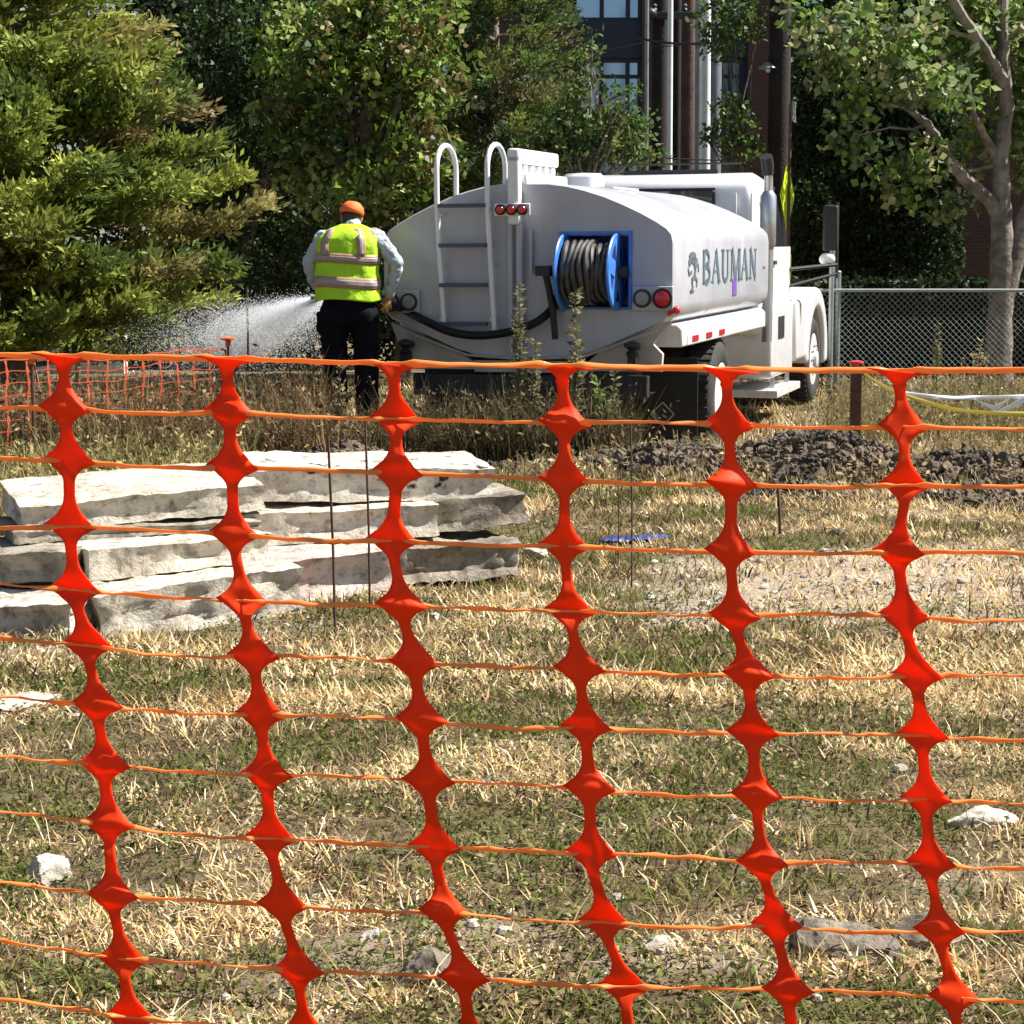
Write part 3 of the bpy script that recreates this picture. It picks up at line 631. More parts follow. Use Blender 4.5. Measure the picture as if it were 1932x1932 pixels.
# ------------------------------------------------------------------ water truck
TH = 17.5; PT = 1.3
truck = empty('water_truck', (0.118, 16.0, -0.2)); truck.rotation_mode = 'XYZ'
truck.rotation_euler = (R(PT), 0, R(-TH))
tag(truck, 'white water tank truck parked with its rear and right side showing', 'water truck')
W2 = 1.235
half = [(0, 2.345), (0.2, 2.34), (0.35, 2.32), (0.5, 2.285), (0.66, 2.235), (0.82, 2.17), (0.97, 2.10), (1.10, 2.03), (1.185, 1.975), (1.222, 1.93), (W2, 1.86), (W2, 1.38), (1.222, 1.31), (1.17, 1.25), (0.9, 1.13), (0.6, 1.0), (0.35, 0.93), (0, 0.925)]
prof = half+[(-x, z) for x, z in reversed(half[1:-1])]
def tank():
    n = len(prof); cz = 1.6; vs = []; secs = [(0.0, 0.985), (0.035, 1.0), (1.4, 1.0), (2.8, 1.0), (4.165, 1.0), (4.2, 0.985)]
    for y, k in secs: vs += [(x*k, y, cz+(z-cz)*k) for x, z in prof]
    fs = [(i*n+k, i*n+(k+1) % n, (i+1)*n+(k+1) % n, (i+1)*n+k) for i in range(len(secs)-1) for k in range(n)]
    fs += [tuple(range(n)), tuple((len(secs)-1)*n+k for k in range(n-1, -1, -1))]
    o = MB().add(vs, fs).build('tank', M['tank_paint'], None)
    cut = MB().bb(0.30, 0.875, -0.3, 0.46, 1.335, 1.94).build('cutter', M['tank_paint'], None)
    md = o.modifiers.new('b', 'BOOLEAN'); md.object = cut; md.operation = 'DIFFERENCE'; md.solver = 'EXACT'
    dg = bpy.context.evaluated_depsgraph_get(); dg.update(); me = bpy.data.meshes.new_from_object(o.evaluated_get(dg))
    o.modifiers.clear(); o.data = me; me.name = 'tank'
    bpy.data.objects.remove(cut); o.parent = truck
    me.polygons.foreach_set('use_smooth', [True]*len(me.polygons)); me.set_sharp_from_angle(angle=R(32))
    return o
tk = tank()
for y_ in (1.42, 2.82):
    sm = MB(); n_ = len(prof)
    for a_, k_ in ((y_-.012, 1.0), (y_, 1.0032), (y_+.012, 1.0)):
        sm.v += [(x_*k_, a_, 1.6+(z_-1.6)*k_) for x_, z_ in prof]
    sm.f = [(i_*n_+k_, i_*n_+(k_+1) % n_, (i_+1)*n_+(k_+1) % n_, (i_+1)*n_+k_) for i_ in range(2) for k_ in range(n_)]
    sm.build('weld_seam', M['tank_paint'], truck, smooth=True)
# walkway, hatch
MB().bb(-0.35, 0.35, 1.5, 2.4, 2.325, 2.345).build('walkway', M['white_paint'], truck)
h = MB().lathe([(0.2, 0), (0.2, 0.22), (0.17, 0.25), (0, 0.26)], 'z', (-0.42, 3.3, 2.27), 24).build('hatch', M['white_paint'], truck, smooth=True)
# blue alcove lining and hose reel
lin = MB(); lin.bb(0.304, 0.871, 0.44, 0.455, 1.34, 1.935); lin.bb(0.304, 0.871, -0.005, 0.44, 1.92, 1.935); lin.bb(0.304, 0.871, -0.005, 0.44, 1.34, 1.352)
lin.bb(0.304, 0.316, -0.005, 0.44, 1.352, 1.92); lin.bb(0.859, 0.871, -0.005, 0.44, 1.352, 1.92)
lin.build('reel_housing', M['blue_paint'], truck)
fb = MB(); fb.bb(0.285, 0.89, -0.02, 0.0, 1.935, 1.955); fb.bb(0.87, 0.89, -0.02, 0.0, 1.34, 1.935); fb.build('housing_frame', M['blue_paint'], truck)
reel = MB(); reel.tube([(0.32, -0.05, 1.63), (0.86, -0.05, 1.63)], 0.05, 14); reel = reel.build('hose_reel', M['dark_metal'], truck, smooth=True)
for xx in (0.345, 0.775):
    fl = MB(); n = 36; c = Vector((xx, -0.05, 1.63))
    for (ra, rb) in ((0.235, 0.30),):
        prof2 = [(ra, -0.012), (rb, -0.012), (rb+0.008, 0), (rb, 0.012), (ra, 0.012), (ra, -0.012)]
        vs = []
        for r_, hh in prof2:
            for k in range(n): a = 2*math.pi*k/n; vs.append((c.x+hh, c.y+r_*math.cos(a), c.z+r_*math.sin(a)))
        fl.add(vs, [(i*n+k, i*n+(k+1) % n, (i+1)*n+(k+1) % n, (i+1)*n+k) for i in range(5) for k in range(n)])
    for k in range(5):
        a = 2*math.pi*k/5+0.35; rot = Matrix.Rotation(a, 3, 'X'); fl.box(c+rot @ Vector((0, 0.155, 0)), (0.022, 0.2, 0.13), rot)
    fl.lathe([(0.075, -0.014), (0.075, 0.014)], 'x', c, 20)
    f_ = fl.build('flange', M['blue_paint'], reel, smooth=True, bevel=0)
    MB().lathe([(0.22, -0.004), (0.22, 0.004)], 'x', (xx-0.002, -0.05, 1.63), 30).build('cutout_shade', M['dark_blue'], f_)  # dark disc standing in for the shade seen through the cutouts
    MB().lathe([(0.03, 0), (0.03, 0.035), (0.02, 0.045), (0, 0.045)], 'x', (xx+0.012, -0.05, 1.63), 14).build('hub', M['white_paint'], f_, smooth=True)
coil = MB()
for lay, rr_ in enumerate((0.13, 0.175, 0.215, 0.245)):
    for k in range(8 if lay < 3 else 5):
        cx_ = 0.375+k*0.048+(lay % 2)*0.02; n = 30; pts = [Vector((cx_+0.012*math.sin(3*2*math.pi*j/n+k), -0.05+rr_*math.cos(2*math.pi*j/n), 1.63+rr_*math.sin(2*math.pi*j/n))) for j in range(n+1)]
        coil.tube(pts, 0.0225, 7, cap=False)
coil.build('wound_hose', M['hose_grey'], reel, smooth=True, merge=False)
g = MB(); g.tube([(0.30, -0.02, 1.60), (0.24, -0.12, 1.62), (0.20, -0.14, 1.63)], 0.018, 8); g.box((0.20, -0.15, 1.645), (0.12, 0.08, 0.08)); g.tube([(0.22, -0.16, 1.61), (0.245, -0.15, 1.5), (0.27, -0.12, 1.3), (0.28, -0.1, 1.1)], 0.028, 8)
g.build('hose_guide', M['dark_metal'], truck, smooth=True)
# ladder
lad = empty('ladder'); lad.parent = truck
for xx in (-0.718, -0.287):
    pts = [(xx+0.05, -0.09, 1.16), (xx, -0.09, 2.15), (xx, -0.09, 2.46)]
    for k in range(1, 12):
        a = math.pi*k/12; pts.append((xx, 0.15-0.24*math.cos(a), 2.46+0.20*math.sin(a)))
    pts += [(xx, 0.39, 2.46), (xx, 0.39, 2.24)]
    MB().tube(pts, 0.022, 10).build('rail', M['white_paint'], lad, smooth=True)
    for z in (1.25, 1.7, 2.1): MB().bb(xx-0.012+0.02, xx+0.012+0.02, -0.09, 0.01, z-0.012, z+0.012).build('bracket', M['white_paint'], lad)
for z in (2.168, 1.85, 1.53, 1.216): MB().bb(-0.70, -0.30, -0.12, -0.06, z-0.016, z+0.016).build('rung', M['rung'], lad)
# fill pipe with the ribbed gooseneck
fp = MB(); fp.box((-0.065, -0.06, 2.29), (0.10, 0.10, 0.56)); fp.bb(-0.115, -0.015, -0.11, 1.05, 2.495, 2.615); fp.bb(-0.14, 0.02, 0.0, 1.2, 2.33, 2.425)
for k in range(5): fp.bb(-0.105, -0.025, 0.10+k*0.2, 0.19+k*0.2, 2.42, 2.495)
fp.build('gooseneck', M['white_paint'], truck, bevel=0.022)
dp = MB(); dp.tube([(-0.11, -0.045, 0.98), (-0.11, -0.045, 2.02)], 0.022, 8); dp.tube([(-0.03, -0.05, 0.98), (-0.03, -0.05, 2.02)], 0.03, 10); dp.box((0.06, -0.03, 1.8), (0.022, 0.03, 0.35))
dp.build('down_pipe', M['tank_paint'], truck, smooth=True)
MB().box((-0.07, -0.115, 2.13), (0.30, 0.02, 0.10)).build('light_bracket', M['white_paint'], truck, bevel=0.008)
def lamp(x, z, r, m, y=-0.13, ring=True, ax='y', dirn=-1):
    o = MB().lathe([(r, 0), (r, dirn*0.02), (r*0.8, dirn*0.032), (0, dirn*0.036)], ax, (x, y, z) if ax == 'y' else (y, x, z), 22).build('tail_light', m, truck, smooth=True)
    if ring:
        vs = []; n = 24; pr = [(r*1.22, 0), (r*1.22, dirn*0.022), (r, dirn*0.026), (r, 0)]
        MB().lathe(pr+[pr[0]], ax, (x, y, z) if ax == 'y' else (y, x, z), n).build('gasket', M['black_rubber'], o, smooth=True)
    return o
for k in (-1, 0, 1):
    lamp(-0.07+0.092*k, 2.13, 0.036, M['red_lens'])
tp = MB(); tp.bb(0.90, 1.232, -0.05, 0.0, 1.33, 1.52); tp.build('lamp_plate', M['tank_paint'], truck, bevel=0.008)
tp = MB(); tp.bb(-1.225, -0.90, -0.05, 0.0, 1.30, 1.49); tp.build('lamp_plate', M['tank_paint'], truck, bevel=0.008)
lamp(0.985, 1.425, 0.060, M['lens_grey'], -0.05); lamp(1.15, 1.425, 0.066, M['red_lens'], -0.05)
lamp(-0.985, 1.39, 0.060, M['lens_grey'], -0.05); lamp(-1.15, 1.39, 0.066, M['red_lens'], -0.05)
# small side marker on a stalk at the rear corner
mk = MB(); mk.tube([(1.19, -0.02, 1.30), (1.25, -0.05, 1.33)], 0.018, 8); mk.ball((1.265, -0.06, 1.335), 0.033); mk.build('marker_light', M['red_bright'], truck, smooth=True)
# rear bulkhead, spray heads, bumper
bh = MB(); bh.prism([(-1.18, 1.22), (-0.62, 1.0), (-0.45, 0.90), (-0.45, 0.84), (-1.02, 0.84), (-1.12, 1.06)], 'y', 0.03, 0.09)
bh.prism([(1.2, 1.24), (0.62, 1.0), (0.50, 0.90), (0.50, 0.84), (1.12, 0.84), (1.13, 0.98), (1.05, 1.06)], 'y', 0.03, 0.09); bh.bb(-0.45, 0.5, 0.03, 0.09, 0.82, 0.915)
bh.build('rear_bulkhead', M['beige_paint'], truck)
MB().tube([(-1.0, -0.02, 1.13), (-0.5, -0.02, 0.96), (0, -0.02, 0.93), (0.5, -0.02, 0.96), (1.1, -0.02, 1.17)], 0.012, 8).build('spray_bar', M['beige_paint'], truck, smooth=True)
for xx in (-1.0, 0.92):
    s_ = MB(); s_.tube([(xx, 0.02, 1.04), (xx, -0.10, 1.04)], 0.035, 10); s_.lathe([(0.03, -.06), (.055, -.03), (.03, 0.0), (.07, .03), (.07, .05), (.02, .07)], 'z', (xx, -0.12, 1.02), 12)
    s_.bb(xx-.035, xx+.035, -.14, -.05, .86, .98); s_.build('spray_head', M['dark_metal'], truck, smooth=True)
MB().bb(-1.0, 1.0, 0.05, 0.15, 0.62, 0.80).build('rear_bumper', M['dark_metal'], truck, bevel=0.01)
# chassis
ch = MB(); ch.bb(-0.45, -0.37, 0.15, 8.3, 0.62, 0.88); ch.bb(0.37, 0.45, 0.15, 8.3, 0.62, 0.88)
for y in (0.6, 2.0, 3.4, 4.6, 6.0, 7.6): ch.bb(-0.37, 0.37, y, y+0.1, 0.66, 0.84)
ch.build('chassis', M['dark_metal'], truck)
for sg in (-1, 1):
    f = MB().bb(sg*0.98-0.24, sg*0.98+0.24, 0.95, 0.965, 0.22, 0.90).build('mud_flap', M['black_rubber'], truck)
    d = MB(); q = [(sg*0.92-0.10, 0.42), (sg*0.92, 0.52), (sg*0.92+0.10, 0.42), (sg*0.92, 0.32)]
    for k in range(4): d.tube([(q[k][0], 0.945, q[k][1]), (q[(k+1) % 4][0], 0.945, q[(k+1) % 4][1])], 0.006, 5)
    d.build('flap_mark', M['beige_paint'], f)
# side fender deck with markers
for sg in (-1, 1):
    fd = MB(); fd.prism([(sg*0.95, 1.13), (sg*1.0, 1.21), (sg*1.19, 1.21), (sg*1.235, 1.17), (sg*1.235, 1.02), (sg*0.95, 1.02)], 'y', 0.30, 4.05)
    fo = fd.build('side_deck', M['white_paint'], truck, bevel=0.02)
    MB().tube([(sg*1.10, 0.1, 1.255), (sg*1.10, 4.1, 1.255)], 0.035, 10).build('side_pipe', M['white_paint'], truck, smooth=True)
    if sg > 0:
        MB().bb(1.235, 1.243, 0.45, 2.15, 1.035, 1.115).build('marker_plate', M['white_paint'], truck)
    for k in range(3): MB().bb(sg*1.243-.004, sg*1.243+.008, 0.62+k*0.55, 0.85+k*0.55, 1.05, 1.10).build('marker_light', M['red_lens'], truck, bevel=0.003)
    MB().bb(sg*1.04-.03, sg*1.04+.03, 3.6, 3.66, 0.95, 1.3).build('deck_stay', M['white_paint'], truck)
def wheel(x, y, dual=False, sg=1, steer=False):
    t = MB(); R0 = 0.50; wd = 0.26
    def tyre(mb, xc):
        pr = [(0.29, -wd/2+.03), (0.33, -wd/2), (0.44, -wd/2), (0.485, -wd/2+.03), (R0, -wd/2+.06), (R0, wd/2-.06), (0.485, wd/2-.03), (0.44, wd/2), (0.33, wd/2), (0.29, wd/2-.03), (0.29, -wd/2+.03)]
        mb.lathe(pr, 'x', (xc, y, 0.5), 40)
        for k in range(40):
            a = 2*math.pi*k/40; rot = Matrix.Rotation(a, 3, 'X'); mb.box(Vector((xc, y, 0.5))+rot @ Vector((0, R0, 0)), (wd*.8, 0.015, 0.035), rot)
    wo = empty('wheel'); wo.parent = truck
    tyre(t, x)
    if dual: tyre(t, x-sg*0.30)
    t.build('tyre', M['tyre_rubber'], wo, smooth=True, merge=False)
    r = MB()
    if dual: pr = [(0.30, sg*.12), (0.28, sg*.11), (0.25, sg*.02), (0.2, -sg*.03), (0.1, -sg*.04), (0.1, sg*.07), (0.06, sg*.1), (0, sg*.1)]
    else: pr = [(0.30, sg*.12), (0.28, sg*.11), (0.24, sg*.09), (0.15, sg*.13), (0.1, sg*.13), (0.09, sg*.17), (0, sg*.18)]
    r.lathe(pr, 'x', (x, y, 0.5), 30); r.build('rim', M['white_paint'], wo, smooth=True)
    b = MB()
    for k in range(10):
        a = 2*math.pi*k/10; b.ball((x+sg*(.0 if dual else .135)-(sg*.02 if dual else 0), y+.16*math.cos(a), .5+.16*math.sin(a)), 0.018, 8)
    b.build('wheel_nuts', M['steel'], wo)
for sg in (-1, 1):
    wheel(sg*1.10, 1.95, True, sg); wheel(sg*1.05, 7.55, False, sg)
MB().tube([(-1.0, 2.1, .5), (1.0, 2.1, .5)], 0.09, 10).build('rear_axle', M['dark_metal'], truck, smooth=True)
# cab
cab = MB()
side = [(4.75, 0.90), (4.72, 2.18), (4.77, 2.44), (4.88, 2.54), (5.3, 2.57), (5.72, 2.53), (5.88, 2.44), (6.30, 1.75), (6.36, 0.90)]
n = len(side); secs = [(-1.06, 0.0, 0.0), (-1.04, 0, 0), (-0.98, 1, 0), (0.98, 1, 0), (1.04, 0, 0), (1.06, 0, 0)]
vs = []
for (xx, full, _) in ((-1.10, 0, 0), (-1.0, 1, 0), (1.0, 1, 0), (1.10, 0, 0)):
    for (y, z) in side:
        k = max(0.0, (z-1.75)/0.84); xo = xx*(1-0.12*k)-0.03; zz = z-(0.05 if (not full and z > 2.4) else 0); vs.append((xo, y+(0.03 if not full and y < 5 else 0)-(0.04 if not full and y > 6 else 0), zz))
fs = [(i*n+k, i*n+(k+1) % n, (i+1)*n+(k+1) % n, (i+1)*n+k) for i in range(3) for k in range(n)]+[tuple(range(n)), tuple(3*n+k for k in range(n))]
cab.add(vs, fs); cabo = cab.build('cab', M['cab_paint'], truck, bevel=0.05)
rw = MB().bb(-0.72, 0.56, 4.695, 4.715, 2.08, 2.38).build('rear_window', M['cab_glass'], truck, bevel=0.006)
fr = MB(); fr.bb(-.745, .585, 4.69, 4.71, 2.38, 2.405); fr.bb(.56, .585, 4.69, 4.71, 2.07, 2.36); fr.bb(-.745, -.72, 4.69, 4.71, 2.07, 2.36); fr.build('window_seal', M['black_rubber'], truck)
for xx in (0.80, 0.96, -0.8): MB().box((xx, 4.70, 2.1), (0.02, 0.02, 0.5)).build('panel_rib', M['cab_paint'], truck, bevel=0.006)
for sg in (-1, 1):
    sw = MB(); sw.prism([(5.1, 1.75), (5.1, 2.33), (5.75, 2.33), (6.08, 1.75)], 'x', sg*1.072, sg*1.082)
    for i, v in enumerate(sw.v): sw.v[i] = (v[0]-sg*0.085*max(0, (v[2]-1.85)/0.87), v[1], v[2])
    sw.build('side_window', M['cab_glass'], truck)
    dd = MB().bb(sg*1.10, sg*1.115, 5.0, 6.2, 1.0, 1.8).build('door', M['cab_paint'], truck, bevel=0.01); MB().bb(sg*1.115, sg*1.14, 5.08, 5.22, 1.62, 1.66).build('handle', M['dark_metal'], dd)
ws = MB(); ws.add([(-.92, 6.25, 1.83), (.92, 6.25, 1.83), (.86, 5.95, 2.36), (-.86, 5.95, 2.36), (-.92, 6.27, 1.83), (.92, 6.27, 1.83), (.86, 5.97, 2.37), (-.86, 5.97, 2.37)], [(0, 1, 2, 3), (4, 5, 6, 7), (0, 1, 5, 4), (1, 2, 6, 5), (2, 3, 7, 6), (3, 0, 4, 7)]); ws.build('windscreen', M['cab_glass'], truck)
vis = MB().bb(-0.95, 0.95, 5.92, 6.12, 2.40, 2.44).build('sun_visor', M['dark_metal'], truck)
ra = MB(); ra.bb(-0.5, 0.5, 5.2, 5.26, 2.56, 2.61); ra.tube([(-.5, 5.23, 2.67), (.75, 5.23, 2.67)], 0.012, 6); ra.build('roof_rack', M['dark_metal'], truck)
hood = MB(); hood.prism([(6.32, 0.95), (6.32, 1.84), (7.6, 1.72), (8.45, 1.55), (8.62, 1.35), (8.65, 0.70), (6.32, 0.70)], 'x', -0.72, 0.72); hood.build('hood', M['cab_paint'], truck, bevel=0.06)
MB().bb(-0.5, 0.5, 8.64, 8.68, 0.8, 1.35).build('grille', M['steel'], truck, bevel=0.01)
MB().bb(-1.15, 1.15, 8.62, 8.82, 0.42, 0.68).build('front_bumper', M['steel'], truck, bevel=0.03)
for sg in (-1, 1):
    fe = MB(); pts = []; n = 18
    for k in range(n+1):
        a = R(-8)+R(196)*k/n; pts.append((7.55+math.cos(a), .5+math.sin(a)))
    outer = [(7.55+0.80*math.cos(R(-8)+R(190)*k/n), .53+0.80*math.sin(R(-8)+R(190)*k/n)) for k in range(n+1)]
    inner = [(7.55+0.60*math.cos(R(-8)+R(190)*k/n), .50+0.60*math.sin(R(-8)+R(190)*k/n)) for k in range(n, -1, -1)]
    fe.prism(outer+inner, 'x', sg*0.68, sg*1.22); fe.build('front_fender', M['cab_paint'], truck, bevel=0.05)
    MB().bb(sg*0.72, sg*1.20, 6.2, 6.95, 0.55, 1.22).build('fender_skirt', M['cab_paint'], truck, bevel=0.05)
    MB().bb(sg*1.0-.1, sg*1.0+.1, 7.9, 8.1, 1.22, 1.27).build('turn_signal', M['red_bright'], truck, bevel=0.01)
    ft = MB().bb(sg*0.62, sg*1.17, 4.8, 6.1, 0.45, 1.22).build('battery_box' if sg > 0 else 'fuel_tank', M['cab_paint'], truck, bevel=0.05)
    stp = MB().bb(sg*0.70, sg*1.24, 4.75, 6.2, 0.26, 0.34).build('step', M['white_paint'], truck, bevel=0.01)
    hg = MB(); hg.bb(sg*1.10, sg*1.14, 5.1, 5.15, 0.34, 0.45); hg.bb(sg*1.10, sg*1.14, 6.0, 6.05, 0.34, 0.45); hg.build('step_hanger', M['steel'], truck)
    MB().bb(sg*1.17, sg*1.178, 5.15, 5.5, 0.85, 1.08).build('vent_panel', M['dark_metal'], truck)
    # mirrors
    a = MB(); a.tube([(sg*1.06, 6.1, 1.55), (sg*1.56, 6.6, 1.60)], 0.022, 8); a.tube([(sg*1.06, 6.1, 1.36), (sg*1.56, 6.6, 1.50)], 0.018, 8); a.tube([(sg*1.56, 6.6, 1.45), (sg*1.56, 6.6, 2.28)], 0.018, 8);
    a = a.build('mirror_arm', M['dark_metal'], truck, smooth=True)
    MB().box((sg*1.49, 6.6, 2.0), (0.17, 0.08, 0.50)).build('mirror', M['black_rubber'], truck, bevel=0.03)
    MB().ball((sg*1.46, 6.56, 1.66), (0.09, 0.06, 0.07)).build('convex_mirror', M['white_paint'], truck, smooth=True)
ex = MB(); ex.tube([(1.16, 4.55, 0.85), (1.16, 4.55, 1.92)], 0.052, 12); ex.tube([(1.16, 4.55, 2.36), (1.16, 4.55, 2.48), (1.16, 4.53, 2.54)], [0.045, 0.045, 0.04], 12); ex.build('exhaust_pipe', M['steel'], truck, smooth=True)
MB().lathe([(0.055, 1.78), (0.082, 1.83), (0.082, 2.31), (0.05, 2.36)], 'z', (1.16, 4.55, 0), 18).build('muffler', M['steel'], truck, smooth=True)
tip_ = MB(); tip_.tube([(1.16, 4.53, 2.52), (1.155, 4.51, 2.62), (1.15, 4.46, 2.70)], [0.055, 0.065, 0.062], 12); tip_.build('exhaust_tip', M['dark_metal'], truck, smooth=True)
gr = MB(); gr.tube([(1.17, 4.72, 0.9), (1.17, 4.74, 2.2)], 0.016, 8); gr.build('grab_rail', M['steel'], truck, smooth=True)
# lettering on the tank side
def stroke(mb, pts, wd, x0, x1):
    for (a, b) in zip(pts[:-1], pts[1:]):
        a, b = Vector(a), Vector(b); t = (b-a); L = t.length; t = t/L; nn = Vector((-t.y, t.x))*wd/2; e = t*wd*0.12
        mb.prism([tuple(a-nn-e), tuple(b-nn+e), tuple(b+nn+e), tuple(a+nn-e)], 'x', x0, x1)
def arc(cx, cy, rx, ry, a0, a1, n=9): return [(cx+rx*math.cos(R(a0+(a1-a0)*k/n)), cy+ry*math.sin(R(a0+(a1-a0)*k/n))) for k in range(n+1)]
def glyph(mb, ch, u, v, w_, h, x0, x1):
    TK, TN = 0.058*w_/0.3, 0.022*w_/0.3; sf = 0.014
    def S(pts, wd): stroke(mb, [(u+a*w_, v+b*h) for a, b in pts], wd, x0, x1)
    def serif(a, b, L=0.22): S([(a-L/2, b), (a+L/2, b)], sf)
    if ch == 'B':
        S([(.2, 0), (.2, 1)], TK); S(arc(.42, .76, .33, .22, 90, -90), TN*1.6); S(arc(.42, .27, .42, .26, 90, -90), TN*1.8); S([(.1, .99), (.45, .99)], sf); S([(.2, .53), (.42, .53)], sf); S([(.1, .01), (.45, .01)], sf)
    if ch == 'A':
        S([(.08, 0), (.48, 1)], TN); S([(.48, 1), (.86, 0)], TK); S([(.22, .34), (.74, .34)], sf); serif(.08, .01, .26); serif(.86, .01, .3)
    if ch == 'U':
        S([(.2, 1), (.2, .28)], TK); S(arc(.5, .28, .30, .27, 180, 360), TN*1.5); S([(.80, .28), (.80, 1)], TN); serif(.2, .99, .34); serif(.8, .99, .26)
    if ch == 'M':
        S([(.1, 0), (.14, 1)], TN); S([(.14, 1), (.5, .05)], TK); S([(.5, .05), (.86, 1)], TN); S([(.86, 1), (.9, 0)], TK); serif(.1, .01, .22); serif(.9, .01, .28); serif(.12, .99, .2); serif(.88, .99, .2)
    if ch == 'N':
        S([(.16, 0), (.16, 1)], TN); S([(.16, 1), (.84, 0)], TK); S([(.84, 0), (.84, 1)], TN); serif(.16, .01, .26); serif(.84, .99, .26); serif(.14, .99, .2)
let = MB(); edge = MB()
U0 = 1.02
for i, chh in enumerate('BAUMAN'):
    ww = 0.36 if chh != 'M' else 0.46
    off = [0, .40, .80, 1.22, 1.71, 2.12][i]
    glyph(let, chh, U0+off, 1.52, ww, 0.27, W2+0.001, W2+0.006)
    glyph(edge, chh, U0+off+0.03, 1.512, ww, 0.27, W2+0.0005, W2+0.004)
let.build('lettering', M['letter'], truck, merge=False); edge.build('lettering_shadow', M['letter_edge'], truck, merge=False)
em = MB()
def eb(u, v, ru, rv):
    u -= .08
    em.prism([(u+ru*math.cos(a*math.pi/6), v+rv*math.sin(a*math.pi/6)) for a in range(12)], 'x', W2+0.001, W2+0.006)
eb(.72, 1.75, .13, .035); eb(.80, 1.71, .12, .03); eb(.62, 1.70, .05, .035)
for pts, wd in (([(.78, 1.70), (.84, 1.64), (.80, 1.58), (.70, 1.55)], .05), ([(.70, 1.62), (.60, 1.60), (.56, 1.65)], .03), ([(.80, 1.58), (.90, 1.55), (.88, 1.50)], .03), ([(.70, 1.55), (.74, 1.49), (.66, 1.46)], .035), ([(.84, 1.66), (.94, 1.68), (.96, 1.62)], .025), ([(.64, 1.46), (.78, 1.46)], .02)):
    stroke(em, [(a_-.08, b_) for a_, b_ in pts], wd, W2+0.001, W2+0.006)
em.build('emblem', M['letter'], truck, merge=False)
MB().bb(W2+0.001, W2+0.006, 2.34, 2.52, 1.38, 1.53).build('purple_badge', M['purple'], truck)
MB().bb(W2+0.001, W2+0.005, 3.86, 3.98, 1.60, 1.62).build('small_mark', M['letter'], truck)

# ------------------------------------------------------------------ worker
PY = 15.86
PX = xz(662, PY); PG = gz(PX, PY)
person = empty('person', (PX, PY, at(662, 790, PY).z)); person.scale = (0.99, 0.99, 0.975)
tag(person, 'worker seen from behind in an orange cap and yellow reflective vest holding a hose', 'person')
def rem(o, vox, it=6, fac=0.5):
    md = o.modifiers.new('r', 'REMESH'); md.mode = 'VOXEL'; md.voxel_size = vox; md.use_smooth_shade = True
    md = o.modifiers.new('s', 'SMOOTH'); md.iterations = it; md.factor = fac
def chain(mb, pts, rs, n=12):
    P = [Vector(p) for p in pts]
    for i in range(len(P)): mb.ball(P[i], rs[i]*0.995, n)
    for i in range(len(P)-1): mb.tube([P[i], P[i+1]], [rs[i], rs[i+1]], n)
def folds(o, size, strength):
    tx = bpy.data.textures.new('folds', 'CLOUDS'); tx.noise_scale = size; tx.noise_depth = 2
    md = o.modifiers.new('f', 'DISPLACE'); md.texture = tx; md.strength = strength; md.mid_level = 0.5; md.texture_coords = 'LOCAL'
bd = MB()
chain(bd, [(-.01, 0, .92), (-.02, 0, 1.02)], [.11, .12]); bd.ball((-.01, 0, 1.2), (.19, .125, .25)); bd.ball((0.0, 0.01, 1.40), (.21, .12, .16)); bd.ball((0, .02, .96), (.15, .11, .11))
chain(bd, [(.02, .02, 1.50), (.03, .06, 1.60), (.03, .08, 1.63)], [.075, .062, .06])
bd.ball((.02, .115, 1.665), (.080, .100, .108), 18); bd.ball((.015, .19, 1.625), (.05, .04, .05)); bd.ball((.01, .215, 1.65), (.014, .02, .02)); bd.ball((-.06, .11, 1.65), (.012, .022, .032)); bd.ball((.10, .11, 1.65), (.012, .022, .032))
chain(bd, [(-.19, 0, 1.49), (-.30, .02, 1.28), (-.22, .20, 1.06), (-.12, .30, 1.0)], [.062, .048, .042, .03])
chain(bd, [(.21, 0, 1.51), (.375, -.02, 1.30), (.345, .02, 1.12), (.315, .05, 1.00)], [.064, .050, .042, .030])
chain(bd, [(-.10, 0, .88), (-.105, .02, .50), (-.10, -.01, .10)], [.095, .062, .042]); chain(bd, [(.10, 0, .88), (.13, .02, .50), (.135, -.01, .10)], [.095, .062, .042])
for fx in (-.10, .135): chain(bd, [(fx, -.03, .06), (fx, .14, .04)], [.045, .04])
# hands: palm, four fingers bent round the hose, thumb
def hand(mb, wpt, d, curl, side):
    w_ = Vector(wpt); d = Vector(d).normalized(); c = Vector(curl).normalized(); s = d.cross(c).normalized()*side
    pc = w_+d*0.05; 
    for k in (-1, 0, 1): mb.tube([w_+s*k*.010, pc+s*k*.026+d*.035], [.018, .016], 8)
    mb.ball(pc, (.036, .030, .036), 10)
    for k, L in enumerate((.85, 1.0, .95, .75)):
        b = pc+s*(k-1.5)*.020+d*.035; a1 = b+(d*.6+c*.4)*.034*L; a2 = a1+(c*.9+d*.1)*.026*L; a3 = a2+(c*.5-d*.75)*.022*L
        chain(mb, [b, a1, a2, a3], [.0095, .009, .0085, .0075], 7)
    t0 = w_-s*.022+d*.015; t1 = t0-s*.024+d*.026+c*.012; t2 = t1+d*.018+c*.026
    chain(mb, [t0, t1, t2], [.012, .011, .009], 7)
hand(bd, (.315, .05, 1.00), (-.10, .15, -1), (-.25, 1, .1), 1); hand(bd, (-.12, .30, 1.0), (.5, .7, -.35), (0.2, .3, -1), -1)
bo = bd.build('body', M['skin'], person, smooth=True, merge=False); rem(bo, 0.0065, 4)
sh = MB()
sh.ball((-.01, 0, 1.18), (.205, .14, .26)); sh.ball((0.0, 0.01, 1.40), (.225, .135, .165)); chain(sh, [(.02, .02, 1.50), (.03, .05, 1.575)], [.09, .078])
